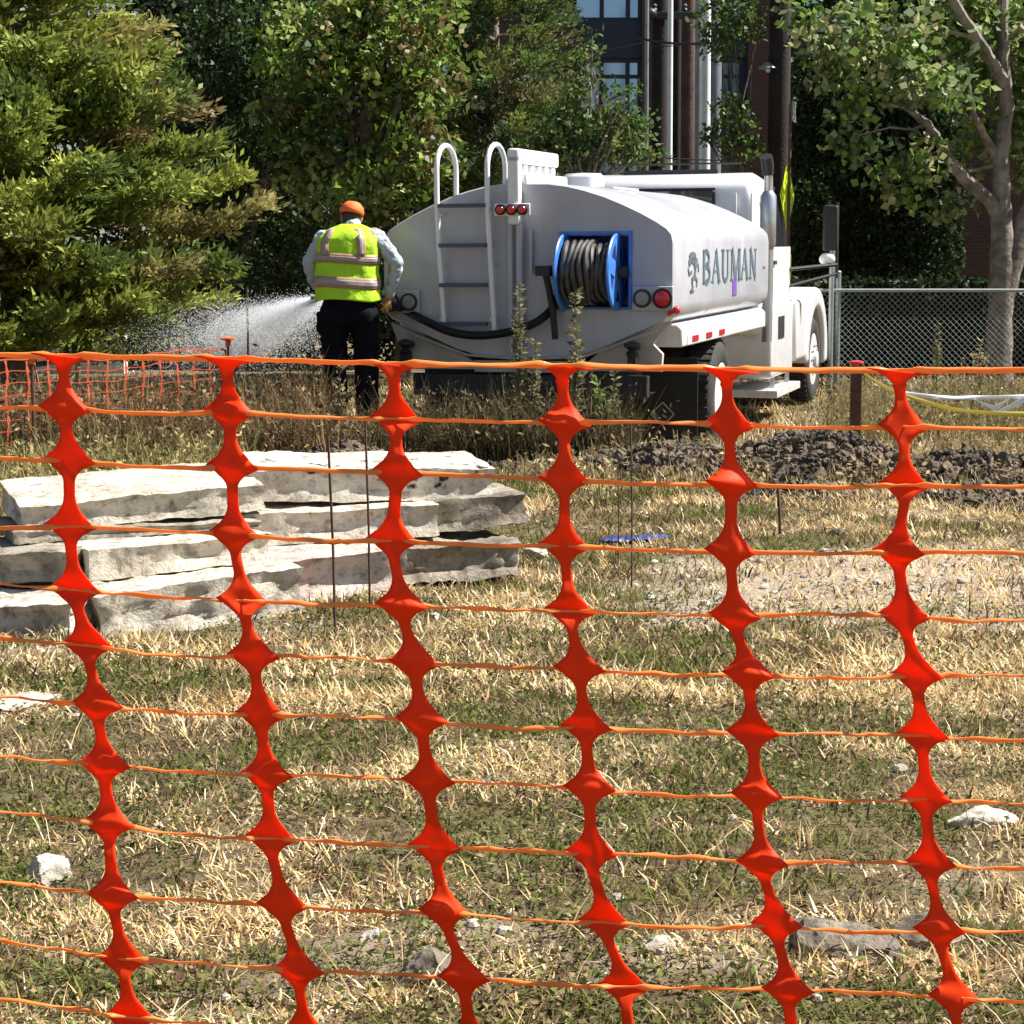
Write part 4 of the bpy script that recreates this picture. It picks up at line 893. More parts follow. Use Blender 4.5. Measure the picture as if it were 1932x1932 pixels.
chain(sh, [(-.20, 0, 1.485), (-.315, .02, 1.29), (-.29, .08, 1.15), (-.22, .20, 1.05), (-.15, .275, 1.015)], [.072, .064, .058, .052, .043])
chain(sh, [(.215, 0, 1.50), (.30, -.01, 1.41), (.385, -.02, 1.29), (.375, 0, 1.2), (.345, .02, 1.10), (.325, .04, 1.03)], [.074, .068, .061, .056, .049, .042])
so = sh.build('shirt', M['shirt'], person, smooth=True, merge=False); rem(so, 0.010, 5); folds(so, 0.055, 0.035)
tr = MB(); tr.ball((0, .0, .95), (.215, .16, .15)); tr.ball((0, .01, .87), (.19, .16, .14)); 
chain(tr, [(-.115, 0, .88), (-.125, .02, .50), (-.115, -.01, .08)], [.125, .100, .094]); chain(tr, [(.12, 0, .88), (.14, .02, .50), (.14, -.01, .08)], [.125, .100, .094]); tr.ball((-.10, -.10, .86), (.10, .07, .1)); tr.ball((.11, -.10, .86), (.10, .07, .1)); tr.box((-.235, 0, .80), (.05, .12, .16))
to = tr.build('trousers', M['trousers'], person, smooth=True, merge=False); rem(to, 0.012, 5); folds(to, 0.07, 0.03)
for fx in (-.105, .14):
    b_ = MB(); chain(b_, [(fx, -.03, .055), (fx, .07, .05), (fx, .17, .04)], [.06, .055, .048]); chain(b_, [(fx, -.02, .06), (fx, -.01, .17)], [.06, .06]); bb_ = b_.build('boot', M['boots'], person, smooth=True, merge=False); rem(bb_, 0.01, 3)
# vest as a lofted shell
VR = [(.975, -.005, 0, .272, .19), (1.08, -.01, 0, .265, .182), (1.2, -.012, 0, .258, .168), (1.32, -.005, 0, .262, .162), (1.42, .0, .005, .268, .158), (1.485, .003, .01, .262, .148), (1.53, .008, .02, .225, .128), (1.57, .015, .03, .155, .105), (1.60, .02, .04, .085, .085)]
def vpt(z, a, off=0):
    for i in range(len(VR)-1):
        if VR[i][0] <= z <= VR[i+1][0]: break
    f = (z-VR[i][0])/(VR[i+1][0]-VR[i][0]); q = [VR[i][k]*(1-f)+VR[i+1][k]*f for k in range(5)]
    wr = 0.010*mnoise.noise(Vector((a*2.2, z*9, 1)))+0.006*mnoise.noise(Vector((a*6, z*14, 5)))
    ex_ = 0.82; ca, sa = math.cos(a), math.sin(a)
    return Vector((q[1]+math.copysign(abs(ca)**ex_, ca)*(q[3]+off+wr), q[2]+math.copysign(abs(sa)**ex_, sa)*(q[4]+off+wr), z+(0.012*math.sin(3*a+1) if z < 1.0 else 0)))
ve = MB(); zs = [.975+(1.60-.975)*k/40 for k in range(41)]; zs[-1] = 1.5999; n = 72
ve.add([vpt(z, 2*math.pi*k/n) for z in zs for k in range(n)], [(i*n+k, i*n+(k+1) % n, (i+1)*n+(k+1) % n, (i+1)*n+k) for i in range(40) for k in range(n)])
vo = ve.build('vest', M['vest'], person, smooth=True); md = vo.modifiers.new('t', 'SOLIDIFY'); md.thickness = 0.006
def band(z0, z1, m, off=0.004, nm='reflective_band'):
    b = MB(); zz = [z0+(z1-z0)*k/4 for k in range(5)]
    b.add([vpt(z+0.012*math.sin(k*2*math.pi/n*2), 2*math.pi*k/n, off) for z in zz for k in range(n)], [(i*n+k, i*n+(k+1) % n, (i+1)*n+(k+1) % n, (i+1)*n+k) for i in range(4) for k in range(n)])
    o = b.build(nm, m, vo, smooth=True); md = o.modifiers.new('t', 'SOLIDIFY'); md.thickness = 0.003; return o
for (z0, z1) in ((1.075, 1.165), (1.275, 1.355)):
    band(z0, z1, M['vest_band']); band(z0+.022, z1-.022, M['vest_silver'], 0.007, 'silver_stripe')
for xb in (-.18, .115):
    for wd, off, m, nm in ((.033, .004, M['vest_band'], 'shoulder_band'), (.016, .007, M['vest_silver'], 'silver_stripe')):
        for back in (-1, 1):
            b = MB(); vs = []; ks = 14
            for i in range(ks+1):
                z = 1.345+(1.56-1.345)*i/ks
                for k in range(4):
                    x_ = xb*(1-0.25*max(0, (z-1.45)/.1))-wd+2*wd*k/3; best = min(range(0, 181), key=lambda d: abs(vpt(z, R(d)*back, off).x-x_)); vs.append(vpt(z, R(best)*back, off))
            b.add(vs, [(i*4+k, i*4+k+1, (i+1)*4+k+1, (i+1)*4+k) for i in range(ks) for k in range(3)]); o = b.build(nm, m, vo, smooth=True, merge=False); md = o.modifiers.new('t', 'SOLIDIFY'); md.thickness = 0.003; md.offset = 0
# cap
cp = MB(); n = 24; vs = []
rt = Matrix.Rotation(R(-14), 3, 'X') @ Matrix.Rotation(R(8), 3, 'Y'); cc = Vector((.02, .105, 1.675))
prf = [(.094, .0), (.096, .03), (.086, .065), (.06, .092), (.02, .104), (0, .105)]
for r_, hh in prf:
    for k in range(n): a = 2*math.pi*k/n; vs.append(cc+rt @ Vector((r_*math.cos(a)*1.03, r_*math.sin(a)*1.18, hh*1.1)))
cp.add(vs, [(i*n+k, i*n+(k+1) % n, (i+1)*n+(k+1) % n, (i+1)*n+k) for i in range(5) for k in range(n)])
cp.ball(cc+rt @ Vector((0, 0, .106)), .01, 8)
co = cp.build('cap', M['cap_red'], person, smooth=True); md = co.modifiers.new('t', 'SOLIDIFY'); md.thickness = 0.004
br = MB(); vs = []; m_ = 12
for j in range(3):
    for k in range(m_+1):
        a = math.pi*(0.12+0.76*k/m_); rr_ = 1+j*0.42*math.sin(a); vs.append(cc+rt @ Vector((.088*math.cos(a)*(1+.02*j), .104*math.sin(a)*rr_, .006-.016*j*j*.5)))
br.add(vs, [(j*(m_+1)+k, j*(m_+1)+k+1, (j+1)*(m_+1)+k+1, (j+1)*(m_+1)+k) for j in range(2) for k in range(m_)])
bo_ = br.build('brim', M['cap_red'], co, smooth=True); md = bo_.modifiers.new('t', 'SOLIDIFY'); md.thickness = 0.004
hr = MB().ball((.02, .10, 1.66), (.082, .092, .085), 16).build('hair', M['hair'], person, smooth=True)
# lift head piece of hair only behind: keep neck free
# ------------------------------------------------------------------ hose with nozzle, and the spray
def tw(p): return truck.matrix_basis @ Vector(p)
hose = empty('water_hose', tw((0.27, -0.14, 1.5))); tag(hose, 'black water hose sagging from the blue reel to the worker', 'hose'); ho = Vector(hose.location)
hand_w = Vector(person.location)+Vector((.305, .09, .925))
ctrl = [tw((0.40, -0.13, 1.50)), tw((0.33, -0.17, 1.46)), at(1048, 575, 15.85), at(1015, 606, 15.8), at(965, 625, 15.8), at(905, 633, 15.85), at(850, 626, 15.95), at(800, 604, 16.1), at(762, 584, 16.3), hand_w, Vector(person.location)+Vector((.10, .34, .945)), Vector(person.location)+Vector((-.12, .345, .96))]
def catmull(c, m=8):
    out = []
    for i in range(len(c)-1):
        p0, p1, p2, p3 = c[max(i-1, 0)], c[i], c[i+1], c[min(i+2, len(c)-1)]
        for k in range(m):
            t = k/m; out.append(0.5*((2*p1)+(p2-p0)*t+(2*p0-5*p1+4*p2-p3)*t*t+(3*p1-p0-3*p2+p3)*t**3))
    out.append(c[-1]); return out
MB().tube([p-ho for p in catmull(ctrl)], 0.034, 10).build('hose_line', M['hose'], hose, smooth=True)
a = Vector(person.location)+Vector((-.12, .345, .96))-ho; b = Vector(person.location)+Vector((-.34, .35, .98))-ho
noz = MB(); noz.tube([a, a.lerp(b, .3), a.lerp(b, .35), a.lerp(b, .8), b], [.028, .028, .02, .017, .024], 12); noz = noz.build('nozzle', M['steel'], hose, smooth=True)
vl = MB(); vc = hand_w-ho+Vector((-.01, -.06, -.02)); vl.ball(vc, .028, 12)
for k in range(5): a_ = 2*math.pi*k/5; vl.tube([vc, vc+Vector((.045*math.cos(a_), -.01, .045*math.sin(a_)))], .008, 6)
vl.build('valve_knob', M['valve'], hose, smooth=True)
# spray: a fan of droplets
def spray():
    o0 = Vector(person.location)+Vector((-.25, .35, .97)); n = 70000
    L = 0.05+1.75*rng.random(n)**1.1
    ha = R(128)+R(24)*rng.normal(size=n)*0.8; va = -0.23+0.10*rng.normal(size=n)
    x = L*np.cos(ha)-0.02; y = L*np.sin(ha)*1.0; z = L*va-0.045*L*L+0.03*L
    k = x < 0.1; x, y, z = x[k], y[k], z[k]; n = len(x)
    P = np.stack([x, y, z], 1); D = rng.normal(size=(n, 3))*0.5; D[:, 0] -= 1.0; D[:, 1] += 1; D[:, 2] -= 0.3
    m = mat('water_drops', (0.9, 0.93, 0.97), 0.15, trans=0.5, spec=0.8)
    sp = quads_obj('water_spray', leaf_quads(P, 0.0075, 0.6, D), m); sp.location = o0
    vm = bpy.data.materials.new('mist'); vm.use_nodes = True; vn = vm.node_tree.nodes; vn.remove(vn['Principled BSDF'])
    pv = vn.new('ShaderNodeVolumePrincipled'); pv.inputs['Color'].default_value = (0.97, 0.98, 1, 1); pv.inputs['Density'].default_value = 0.85; pv.inputs['Anisotropy'].default_value = 0.2
    vm.node_tree.links.new(pv.outputs[0], vn['Material Output'].inputs['Volume'])
    for sc_, nm_ in ((1.0, 'mist'), (0.55, 'mist')):
        mm = MB(); rings = []; n_ = 16
        for i_ in range(9):
            L_ = 0.04+1.55*sc_*i_/8; c_ = Vector((L_*math.cos(R(128)), L_*math.sin(R(128)), -0.22*L_-0.04*L_*L_)); r_ = (0.02+0.30*L_)*(1 if i_ < 7 else .8 if i_ == 7 else .3)*(0.8+.2*sc_)
            for k_ in range(n_):
                a_ = 2*math.pi*k_/n_; w_ = 1+.18*mnoise.noise(Vector((math.cos(a_)*2, math.sin(a_)*2, L_*4)))
                mm.v.append(tuple(c_+(Vector((math.sin(R(128)), -math.cos(R(128)), 0))*math.cos(a_)+Vector((0, 0, .62))*math.sin(a_))*r_*w_))
        mm.f = [(i_*n_+k_, i_*n_+(k_+1) % n_, (i_+1)*n_+(k_+1) % n_, (i_+1)*n_+k_) for i_ in range(8) for k_ in range(n_)]+[tuple(range(n_)), tuple(8*n_+k_ for k_ in range(n_))]
        mo = mm.build(nm_, vm, sp, smooth=True); mo['kind'] = 'stuff'
    tag(sp, 'fan of white water drops spraying left from the hose nozzle', 'water spray', kind='stuff')
spray()

# ------------------------------------------------------------------ stone slabs
def slab(A, B, th, dep, m, label, seed, tilt=0.0, rnd=0.008, amp=0.03, name='stone_slab', group='rough cut stone slabs stacked on the grass'):
    """A, B: ends of the upper front edge; the slab runs back by dep and down by th"""
    th = th-0.022; A, B = Vector(A), Vector(B); mid = (A+B)/2; ux = (B-A); L = ux.length; ux.normalize()
    uy = Vector((-0.15, 1, tilt)).normalized(); uz = ux.cross(uy).normalized()
    c = mid+uy*dep/2-uz*th/2; hx, hy, hz = L/2, dep/2, th/2; r = min(rnd+0.008, hz*0.6)
    nx, ny, nz = max(6, int(L/0.03)), max(5, int(dep/0.035)), max(4, int(th/0.025)); nx = min(nx, 60)
    mb = MB()
    def grid(fn, a, b):
        vs = [fn(-1+2*i/a, -1+2*j/b) for j in range(b+1) for i in range(a+1)]
        mb.add(vs, [(j*(a+1)+i, j*(a+1)+i+1, (j+1)*(a+1)+i+1, (j+1)*(a+1)+i) for j in range(b) for i in range(a)])
    def P(u, v, w_):
        p = Vector((u*hx, v*hy, w_*hz)); q = Vector((max(-hx+r, min(hx-r, p.x)), max(-hy+r, min(hy-r, p.y)), max(-hz+r, min(hz-r, p.z)))); d = p-q
        if d.length > 1e-9: p = q+d.normalized()*r
        s_ = Vector((seed*7.3, seed*3.1, seed*1.7)); nrm = Vector((u**3/hx, v**3/hy, w_**3/hz)); nrm = nrm.normalized() if nrm.length else nrm
        k = mnoise.noise(p*1.6+s_)*amp*0.3+mnoise.noise(p*5+s_)*amp*0.25-mnoise.voronoi(p*6+s_)[0][0]*amp*(1.3 if abs(w_) < .99 else .45)+mnoise.noise(Vector((p.x*6, p.y*6, p.z*45))+s_)*amp*0.35*(abs(w_) < .95)+mnoise.noise(p*34+s_)*amp*0.2
        side = Vector((mnoise.noise(Vector((p.y*3, p.z*2, seed)))*0.5*amp*(abs(u) > .9), 0, 0))
        return tuple(p+nrm*k+side)
    grid(lambda a, b: P(a, b, 1), nx, ny); grid(lambda a, b: P(a, b, -1), nx, ny); grid(lambda a, b: P(a, -1, b), nx, nz); grid(lambda a, b: P(a, 1, b), nx, nz); grid(lambda a, b: P(-1, a, b), ny, nz); grid(lambda a, b: P(1, a, b), ny, nz)
    o = mb.build(name, m, None, smooth=True, angle=38); rm = Matrix((ux, uy, uz)).transposed().to_4x4(); rm.translation = c; o.matrix_world = rm
    return tag(o, label, 'stone slab', group)
S = M
slab(at(18, 962, 8.1), at(450, 905, 8.75), .16, .62, S['stone'], 'broad beige stone slab on top of the left end of the stack', 1, tilt=.10)
slab(at(188, 915, 8.95), at(445, 893, 9.1), .06, .45, S['stone_white'], 'thin pale slab lying at the back behind the broad top left slab', 2, tilt=.05)
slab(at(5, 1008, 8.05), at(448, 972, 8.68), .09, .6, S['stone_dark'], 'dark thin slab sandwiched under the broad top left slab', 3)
slab(at(452, 890, 8.72), at(912, 876, 9.25), .19, .5, S['stone_spotted'], 'long white topped slab with black spots on top at the right of the stack', 4, tilt=.09)
slab(at(440, 972, 8.58), at(802, 945, 9.0), .19, .6, S['stone'], 'beige slab in the middle layer under the black spotted one', 5)
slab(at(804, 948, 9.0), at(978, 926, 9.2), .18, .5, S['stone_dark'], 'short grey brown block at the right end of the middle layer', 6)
slab(at(148, 1045, 7.83), at(440, 998, 8.45), .17, .6, S['stone'], 'long slab with a flat lit face in the left half of the middle layer', 7)
slab(at(-110, 1034, 8.25), at(144, 1046, 7.84), .17, .6, S['stone_dark'], 'left end of the middle layer slab with its shade painted in dark stone', 8)  # shaded end face of the neighbouring slab; the shade is put into the stone colour
slab(at(482, 1062, 8.22), at(718, 1030, 8.6), .24, .6, S['stone_pink'], 'pinkish grey block in the bottom layer beside the rusty rods', 9, amp=.04)
slab(at(168, 1138, 7.5), at(480, 1062, 8.22), .24, .6, S['stone'], 'long rough block half sunk in grass in the bottom layer', 10, amp=.045)
slab(at(720, 1036, 8.6), at(950, 1012, 9.0), .22, .5, S['stone_dark'], 'weathered earthy block at the right end of the bottom layer', 11, amp=.05)
slab(at(-150, 1132, 7.75), at(142, 1140, 7.45), .2, .5, S['stone_white'], 'whitish block on the grass at the far left under the stack', 12, amp=.05)
def rock(px, py, Y, size, m, label, seed, name='rock', cat='rock', dz=0.0, group=None):
    p = at(px, py, Y); x, y = p.x, p.y; z = gz(x, y)+size[2]*0.10+dz
    bm = bmesh.new(); bmesh.ops.create_icosphere(bm, subdivisions=4, radius=1); rr = random.Random(seed)
    pl = [(Vector((rr.uniform(-1, 1), rr.uniform(-1, 1), rr.uniform(-1, 1))).normalized(), rr.uniform(.55, .9)) for _ in range(14)]
    for v in bm.verts:
        for nn, d in pl:
            k = v.co.dot(nn)-d
            if k > 0: v.co -= nn*k
        v.co *= 1+0.16*mnoise.noise(v.co*2.5+Vector((seed, 0, 0)))+0.09*mnoise.noise(v.co*6)+0.05*mnoise.noise(v.co*14)
        v.co.x *= size[0]; v.co.y *= size[1]; v.co.z *= size[2]
    me = bpy.data.meshes.new(name); bm.to_mesh(me); bm.free(); me.materials.append(m); me.polygons.foreach_set('use_smooth', [True]*len(me.polygons)); me.set_sharp_from_angle(angle=R(30))
    o = bpy.data.objects.new(name, me); C.objects.link(o); o.location = (x, y, z); o.rotation_euler = (0, 0, rr.uniform(0, 6))
    return tag(o, label, cat, group)
def GY(py): return EYE/math.tan(math.atan((py-966)/F)+PITCH)
rock(1010, 1030, GY(1040), (.10, .10, .07), M['stone_white'], 'bright white rock at the right foot of the stone stack', 31)
rock(955, 1030, GY(1040), (.07, .08, .06), M['stone_white'], 'smaller white rock touching the bright one by the stack', 32)
rock(820, 1155, GY(1160), (.035, .03, .03), M['stone_white'], 'little white rock in the grass below the bottom block', 33)
rock(1858, 1575, GY(1585), (.105, .06, .045), M['stone_white'], 'flat bright white rock in the grass near the right edge', 34)
rock(92, 1622, GY(1640), (.07, .06, .05), M['stone_white'], 'rounded pale rock in the grass near the left edge', 35)
rock(20, 1340, GY(1345), (.20, .10, .035), M['stone'], 'flat grey stone in the grass at the left edge', 36)
rock(815, 1865, GY(1875), (.085, .06, .06), M['stone_dark'], 'grey angular rock in the foreground under the third strap', 37)
rock(1590, 1815, GY(1840), (.13, .09, .07), M['stone_dark'], 'large half buried grey rock low between the two right straps', 38)
rock(1740, 1790, GY(1810), (.08, .07, .05), M['stone_dark'], 'dull rock beside the half buried grey one at lower right', 39)
rock(1335, 828, 14.3, (.09, .07, .07), M['stone_white'], 'white stone lying on the soil in front of the rear wheel', 40)
rock(1520, 826, 14.2, (.04, .03, .05), M['stone_white'], 'small white stone on the crest of the clod heap', 41)
rock(700, 1775, GY(1790), (.03, .025, .02), M['stone'], 'small pale pebble in the grass between the second and third strap', 42)
rock(1240, 1830, GY(1840), (.04, .035, .025), M['stone'], 'pale pebble in the grass right of the fourth strap', 43)
rock(1580, 990, GY(1020), (.05, .05, .04), M['clod'], 'dark clod lying alone in front of the heaps', 44)
# blue tarp strip on the ground
tb = MB(); vs = []; nn = 40
for j in range(7):
    for i in range(nn+1):
        p = at(1130+115*i/nn+3*j, 1022+2*math.sin(i*.6), GY(1022)+0.03*j); vs.append((p.x, p.y, gz(p.x, p.y)+0.025+0.02*mnoise.noise(Vector((i*.5, j*.9, 2)))))
tb.add(vs, [(j*(nn+1)+i, j*(nn+1)+i+1, (j+1)*(nn+1)+i+1, (j+1)*(nn+1)+i) for j in range(6) for i in range(nn)])
o = tb.build('plastic_tarp', M['tarp_blue'], None, smooth=True); md = o.modifiers.new('t', 'SOLIDIFY'); md.thickness = 0.006; tag(o, 'crumpled dark blue plastic strip on the dry grass', 'tarp')

# dirt heaps of clods
def heap(px, py, Y, rx, ry, h, n, label, seed):
    p = at(px, py, Y); x0, y0 = p.x, p.y; g = gz(x0, y0); rr = random.Random(seed); mb = MB(); m = 90; vs = []
    for j in range(m+1):
        for i in range(m+1):
            u, v = -1+2*i/m, -1+2*j/m; d = math.sqrt(u*u+v*v); q = Vector((u*rx*3+seed, v*ry*3, 0))
            z = h*max(0, 1-d*d)*(0.85+0.5*mnoise.noise(q*1.3))+0.045*mnoise.noise(q*4)+0.04*mnoise.noise(q*9)+0.02*mnoise.noise(q*17)-0.05*(d > .95)-0.03
            vs.append((u*rx, v*ry, z+gz(x0+u*rx, y0+v*ry)-g))
    mb.add(vs, [(j*(m+1)+i, j*(m+1)+i+1, (j+1)*(m+1)+i+1, (j+1)*(m+1)+i) for j in range(m) for i in range(m)])
    e = empty('dirt_heap', (x0, y0, g)); tag(e, label, 'dirt heap', 'heaps of dug soil in front of the truck')
    mb.build('soil', M['clod'], e, smooth=True)
    cl = MB()
    for k in range(n):
        a = rr.random()*6.28; d = math.sqrt(rr.random())*1.05; u, v = d*math.cos(a), d*math.sin(a); s_ = rr.uniform(.008, .032)*(1.7 if rr.random() < .12 else 1)
        z = h*max(0, 1-d*d)+gz(x0+u*rx, y0+v*ry)-g; c = Vector((u*rx, v*ry, z)); nv = len(cl.v); rot = Matrix.Rotation(rr.random()*6, 3, Vector((rr.random(), rr.random(), rr.random())).normalized())
        cl.ball(c, (s_, s_*rr.uniform(.6, 1), s_*rr.uniform(.5, .9)), 7, rot)
        for i in range(nv, len(cl.v)):
            w_ = Vector(cl.v[i]); f_ = 1+1.1*mnoise.noise(w_*45+Vector((k, 0, 0))); cl.v[i] = tuple(c+(w_-c)*f_)
    o = cl.build('clods', M['clod'], e, merge=False); o['kind'] = 'stuff'
heap(1545, 880, 13.0, .75, .6, .27, 900, 'big dark heap of clods between the two right straps', 1)
heap(1235, 880, 13.2, .85, .5, .18, 560, 'lower clod heap in front of the rear mud flap', 2)
heap(1850, 890, 12.8, .75, .5, .18, 560, 'clod heap near the right edge under the caution tape', 3)
heap(1500, 950, 11.9, .60, .35, .07, 230, 'shallow dark clod patch in front of the big heap', 6)
heap(1830, 950, 11.7, .55, .35, .07, 220, 'shallow clod patch in front of the heap at the right edge', 7)
heap(640, 835, 13.9, .50, .4, .16, 260, 'small dark heap of earth behind the stone stack', 4)
heap(1000, 860, 13.8, .6, .4, .08, 200, 'low crumbly heap in front of the tank', 5)

# rods and posts
def rod(px0, py0, px1, py1, Y, r, m, label, cap=None, name='steel_rod', cat='rod'):
    a = at(px0, py0, Y); b = at(px1, py1, Y); b.z = min(b.z, gz(b.x, b.y)-0.05) if py1 > 700 else b.z
    t = MB().tube([b-b, (a-b)*.5+Vector((.004, 0, 0)), a-b], r, 7).build(name, m, None, smooth=True); t.location = b; return tag(t, label, cat)
rod(619, 824, 633, 1188, 7.55, .0055, M['rust'], 'thin rusty rod standing before the stones, left of the pair')
rod(689, 792, 698, 1138, 7.95, .005, M['rust'], 'thin rusty rod standing before the stones, right of the pair')
rod(1467, 915, 1472, 1018, 10.3, .008, M['rust'], 'short dark stake in the dry grass in front of the heaps')
rod(1190, 800, 1192, 1090, 8.8, .004, M['rust'], 'very thin dark rod right of the fourth strap')
rod(1166, 880, 1167, 985, 9.5, .003, M['rust'], 'short hair thin rod left of the very thin dark one')
rod(466, 543, 468, 700, 16.8, .010, M['rust'], 'brown stake rising out of the misted shrub')
def capped(px, pyt, Y, m, cm, label, r=.012, wide=False):
    p = at(px, pyt, Y); g = gz(p.x, p.y); t = empty('fence_post', (p.x, p.y, g)); tag(t, label, 'fence post'); H = p.z-g
    if wide: MB().bb(-.045, .045, -.02, .02, -.2, H-.04).build('stake', m, t, bevel=.004)
    else: MB().tube([(0, 0, -.2), (0, 0, H-.03)], r, 8).build('stake', m, t, smooth=True)
    MB().lathe([(.022, -.07), (.024, -.02), (.062, -.012), (.062, .0), (.03, .008), (0, .008)], 'z', (0, 0, H), 18).build('safety_cap', cm, t, smooth=True)
capped(430, 638, 16.4, M['rust'], M['cap_orange'], 'rod with an orange mushroom cap behind the second strap')
capped(1616, 682, 16.2, M['rust'], M['red_bright'], 'brown wooden stake with a flat red cap right of the front wheel', wide=True)
capped(60, 668, 13.5, M['rust'], M['cap_orange'], 'rod with an orange cap near the left edge holding the far net')

# ------------------------------------------------------------------ orange barrier nets
NET = [
 [(120, 672), (122, 770), (130, 870), (132, 993), (140, 1113), (165, 1218), (183, 1330), (197, 1443), (205, 1555), (212, 1690), (232, 1810), (245, 1920), (262, 2040)],
 [(428, 677), (432, 777), (438, 882), (441, 1008), (458, 1133), (478, 1238), (492, 1348), (503, 1462), (510, 1582), (533, 1708), (563, 1832), (575, 1950), (590, 2065)],
 [(742, 687), (747, 790), (748, 893), (740, 1020), (757, 1142), (782, 1250), (795, 1358), (808, 1473), (820, 1598), (838, 1720), (875, 1845), (888, 1965), (900, 2080)],
 [(1060, 690), (1065, 798), (1065, 905), (1065, 1030), (1075, 1153), (1093, 1262), (1105, 1372), (1112, 1487), (1115, 1610), (1140, 1740), (1178, 1862), (1190, 1980), (1200, 2095)],
 [(1370, 697), (1375, 802), (1380, 912), (1378, 1040), (1385, 1162), (1412, 1272), (1420, 1383), (1427, 1500), (1438, 1628), (1465, 1745), (1487, 1868), (1497, 1985), (1510, 2100)],
 [(1695, 700), (1705, 805), (1708, 915), (1695, 1042), (1705, 1163), (1730, 1275), (1740, 1388), (1747, 1508), (1755, 1630), (1772, 1755), (1800, 1882), (1812, 1995), (1825, 2110)]]
NET = [[(x-308*k, y-min(k, 3)*(2+3.6*i)-(5+2*i) % 9*.5) for i, (x, y) in enumerate(NET[0])] for k in (7, 6, 5, 4, 3, 2, 1)]+NET+[[(x+318*k, y+2*k+((i*5) % 9)-4) for i, (x, y) in enumerate(NET[-1])] for k in (1, 2, 3, 4, 5, 6, 7)]
FY = 3.2
def fy(px, py): return FY+0.03*math.sin(px*0.004+py*0.0021)+0.05*(py-1300)/1300*-0.3
def barrier():
    base = at(966, 2060, FY); t = empty('barrier_fence', (base.x, FY, base.z)); o = Vector(t.location)
    tag(t, 'orange plastic barrier netting stretched across the foreground', 'barrier fence'); rr = random.Random(3)
    S_ = F/FY
    for ci, col in enumerate(NET):
        vs = []; fs = []; K = 5; rows = 0
        twist = [rr.uniform(-.9, .9) for _ in col]; bul = [rr.uniform(-.012, .012) for _ in col]; fold = [rr.uniform(-.022, .014) for _ in col]
        wmul = [rr.uniform(.92, 1.1) for _ in range(len(col)+1)]
        for i in range(len(col)-1):
            (x0, y0), (x1, y1) = col[i], col[i+1]; H = y1-y0; N_ = 26
            for k in range(N_ if i < len(col)-2 else N_+1):
                f = k/N_; d0 = f*H; d1 = (1-f)*H; wmin = 10.5*wmul[i]
                rb, ra = 38, 60                   # short radius just under a node, long one above the next
                wv = wmin
                if d0 < rb: wv = max(wv, wmin+40*(1-d0/rb)**1.9)
                if d1 < ra: wv = max(wv, wmin+40*(1-d1/ra)**2.1)
                if i == 0:
                    if d0 < 26: wv = wmin+(1-math.sqrt(1-((26-d0)/26)**2*.999))*44+10*(1-d0/26)
                # node ends: taper to the strand
                e = min(d0, d1); 
                cxp = x0+(x1-x0)*(f*f*(3-2*f)); cyp = y0+H*f
                tw_ = (twist[i]*(1-f)+twist[i+1]*f)*0.5; yo = bul[i]*(1-f)+bul[i+1]*f
                fo = fold[i]*math.exp(-(d0/16)**2)+fold[i+1]*math.exp(-(d1/20)**2)
                sl = -(0.0+(y1-y0)*0)                # slope
                for j in range(K):
                    a = -1+2*j/(K-1); xx = cxp+a*wv; yy = cyp+a*wv*0.10*(1 if wv > 30 else .4)
                    p = at(xx, yy, fy(xx, yy)+yo+fo*(1-abs(a)*.6)+math.sin(tw_)*a*wv/S_+0.004*mnoise.noise(Vector((xx*.03, yy*.03, ci))))
                    vs.append(p-o)
                rows += 1
        fs = [(r_*K+j, r_*K+j+1, (r_+1)*K+j+1, (r_+1)*K+j) for r_ in range(rows-1) for j in range(K-1)]
        b = MB().add(vs, fs).build('vertical_strap', M['orange_net'], t, smooth=True, angle=180); md = b.modifiers.new('t', 'SOLIDIFY'); md.thickness = 0.0022; md.offset = 0
    for ri in range(len(NET[0])):
        vs = []; cnt = 0; K = 9; ph = rr.uniform(0, 6)
        for ci in range(len(NET)-1):
            (x0, y0), (x1, y1) = NET[ci][ri], NET[ci+1][ri]; N_ = 40; sag = rr.uniform(-4, 9) if ri else 2; tws = rr.uniform(1.5, 5)*rr.choice((-1, 1)) if ri > 3 else rr.uniform(-1, 1); p2 = rr.uniform(0, 6); lev = 0 if ri == 0 else 4
            for k in range(N_ if ci < len(NET)-2 else N_+1):
                f = k/N_; dn = min(f, 1-f)*abs(x1-x0); wv = (6.2 if ri == 0 else 4.4)*(1+.2*math.sin(f*23+p2)*(ri > 3))+7*max(0, 1-dn/85)**2.0
                env = min(1, dn/50); ang = tws*math.sin(f*math.pi)*env+0.35*math.sin(f*9+p2)*env
                xx = x0+(x1-x0)*f; yy = y0+(y1-y0)*(f*.8+.2*f*f*(3-2*f))+sag*math.sin(math.pi*f)+(1.1*math.sin(f*17+p2)+0.7*math.sin(f*31+ph))*(1 if ri > 3 else .5)*env
                if ri == 0: yy -= 2
                wv *= min(1, max(0.25, (dn-14)/24))
                for j in range(K):
                    q = 2*math.pi*j/(K-1); a_, b_ = wv*math.cos(q), wv*0.5*math.sin(q); u_ = a_*math.cos(ang)-b_*math.sin(ang); d_ = a_*math.sin(ang)+b_*math.cos(ang)
                    p = at(xx, yy-u_, fy(xx, yy)+0.008*max(0, 1-dn/45)); vs.append(p+Vector((0, d_/S_, 0))-o)
                cnt += 1
        fs = [(r_*K+j, r_*K+j+1, (r_+1)*K+j+1, (r_+1)*K+j) for r_ in range(cnt-1) for j in range(K-1)]
        b = MB().add(vs, fs).build('horizontal_strand', M['orange_strand'], t, smooth=True, angle=180)
barrier()

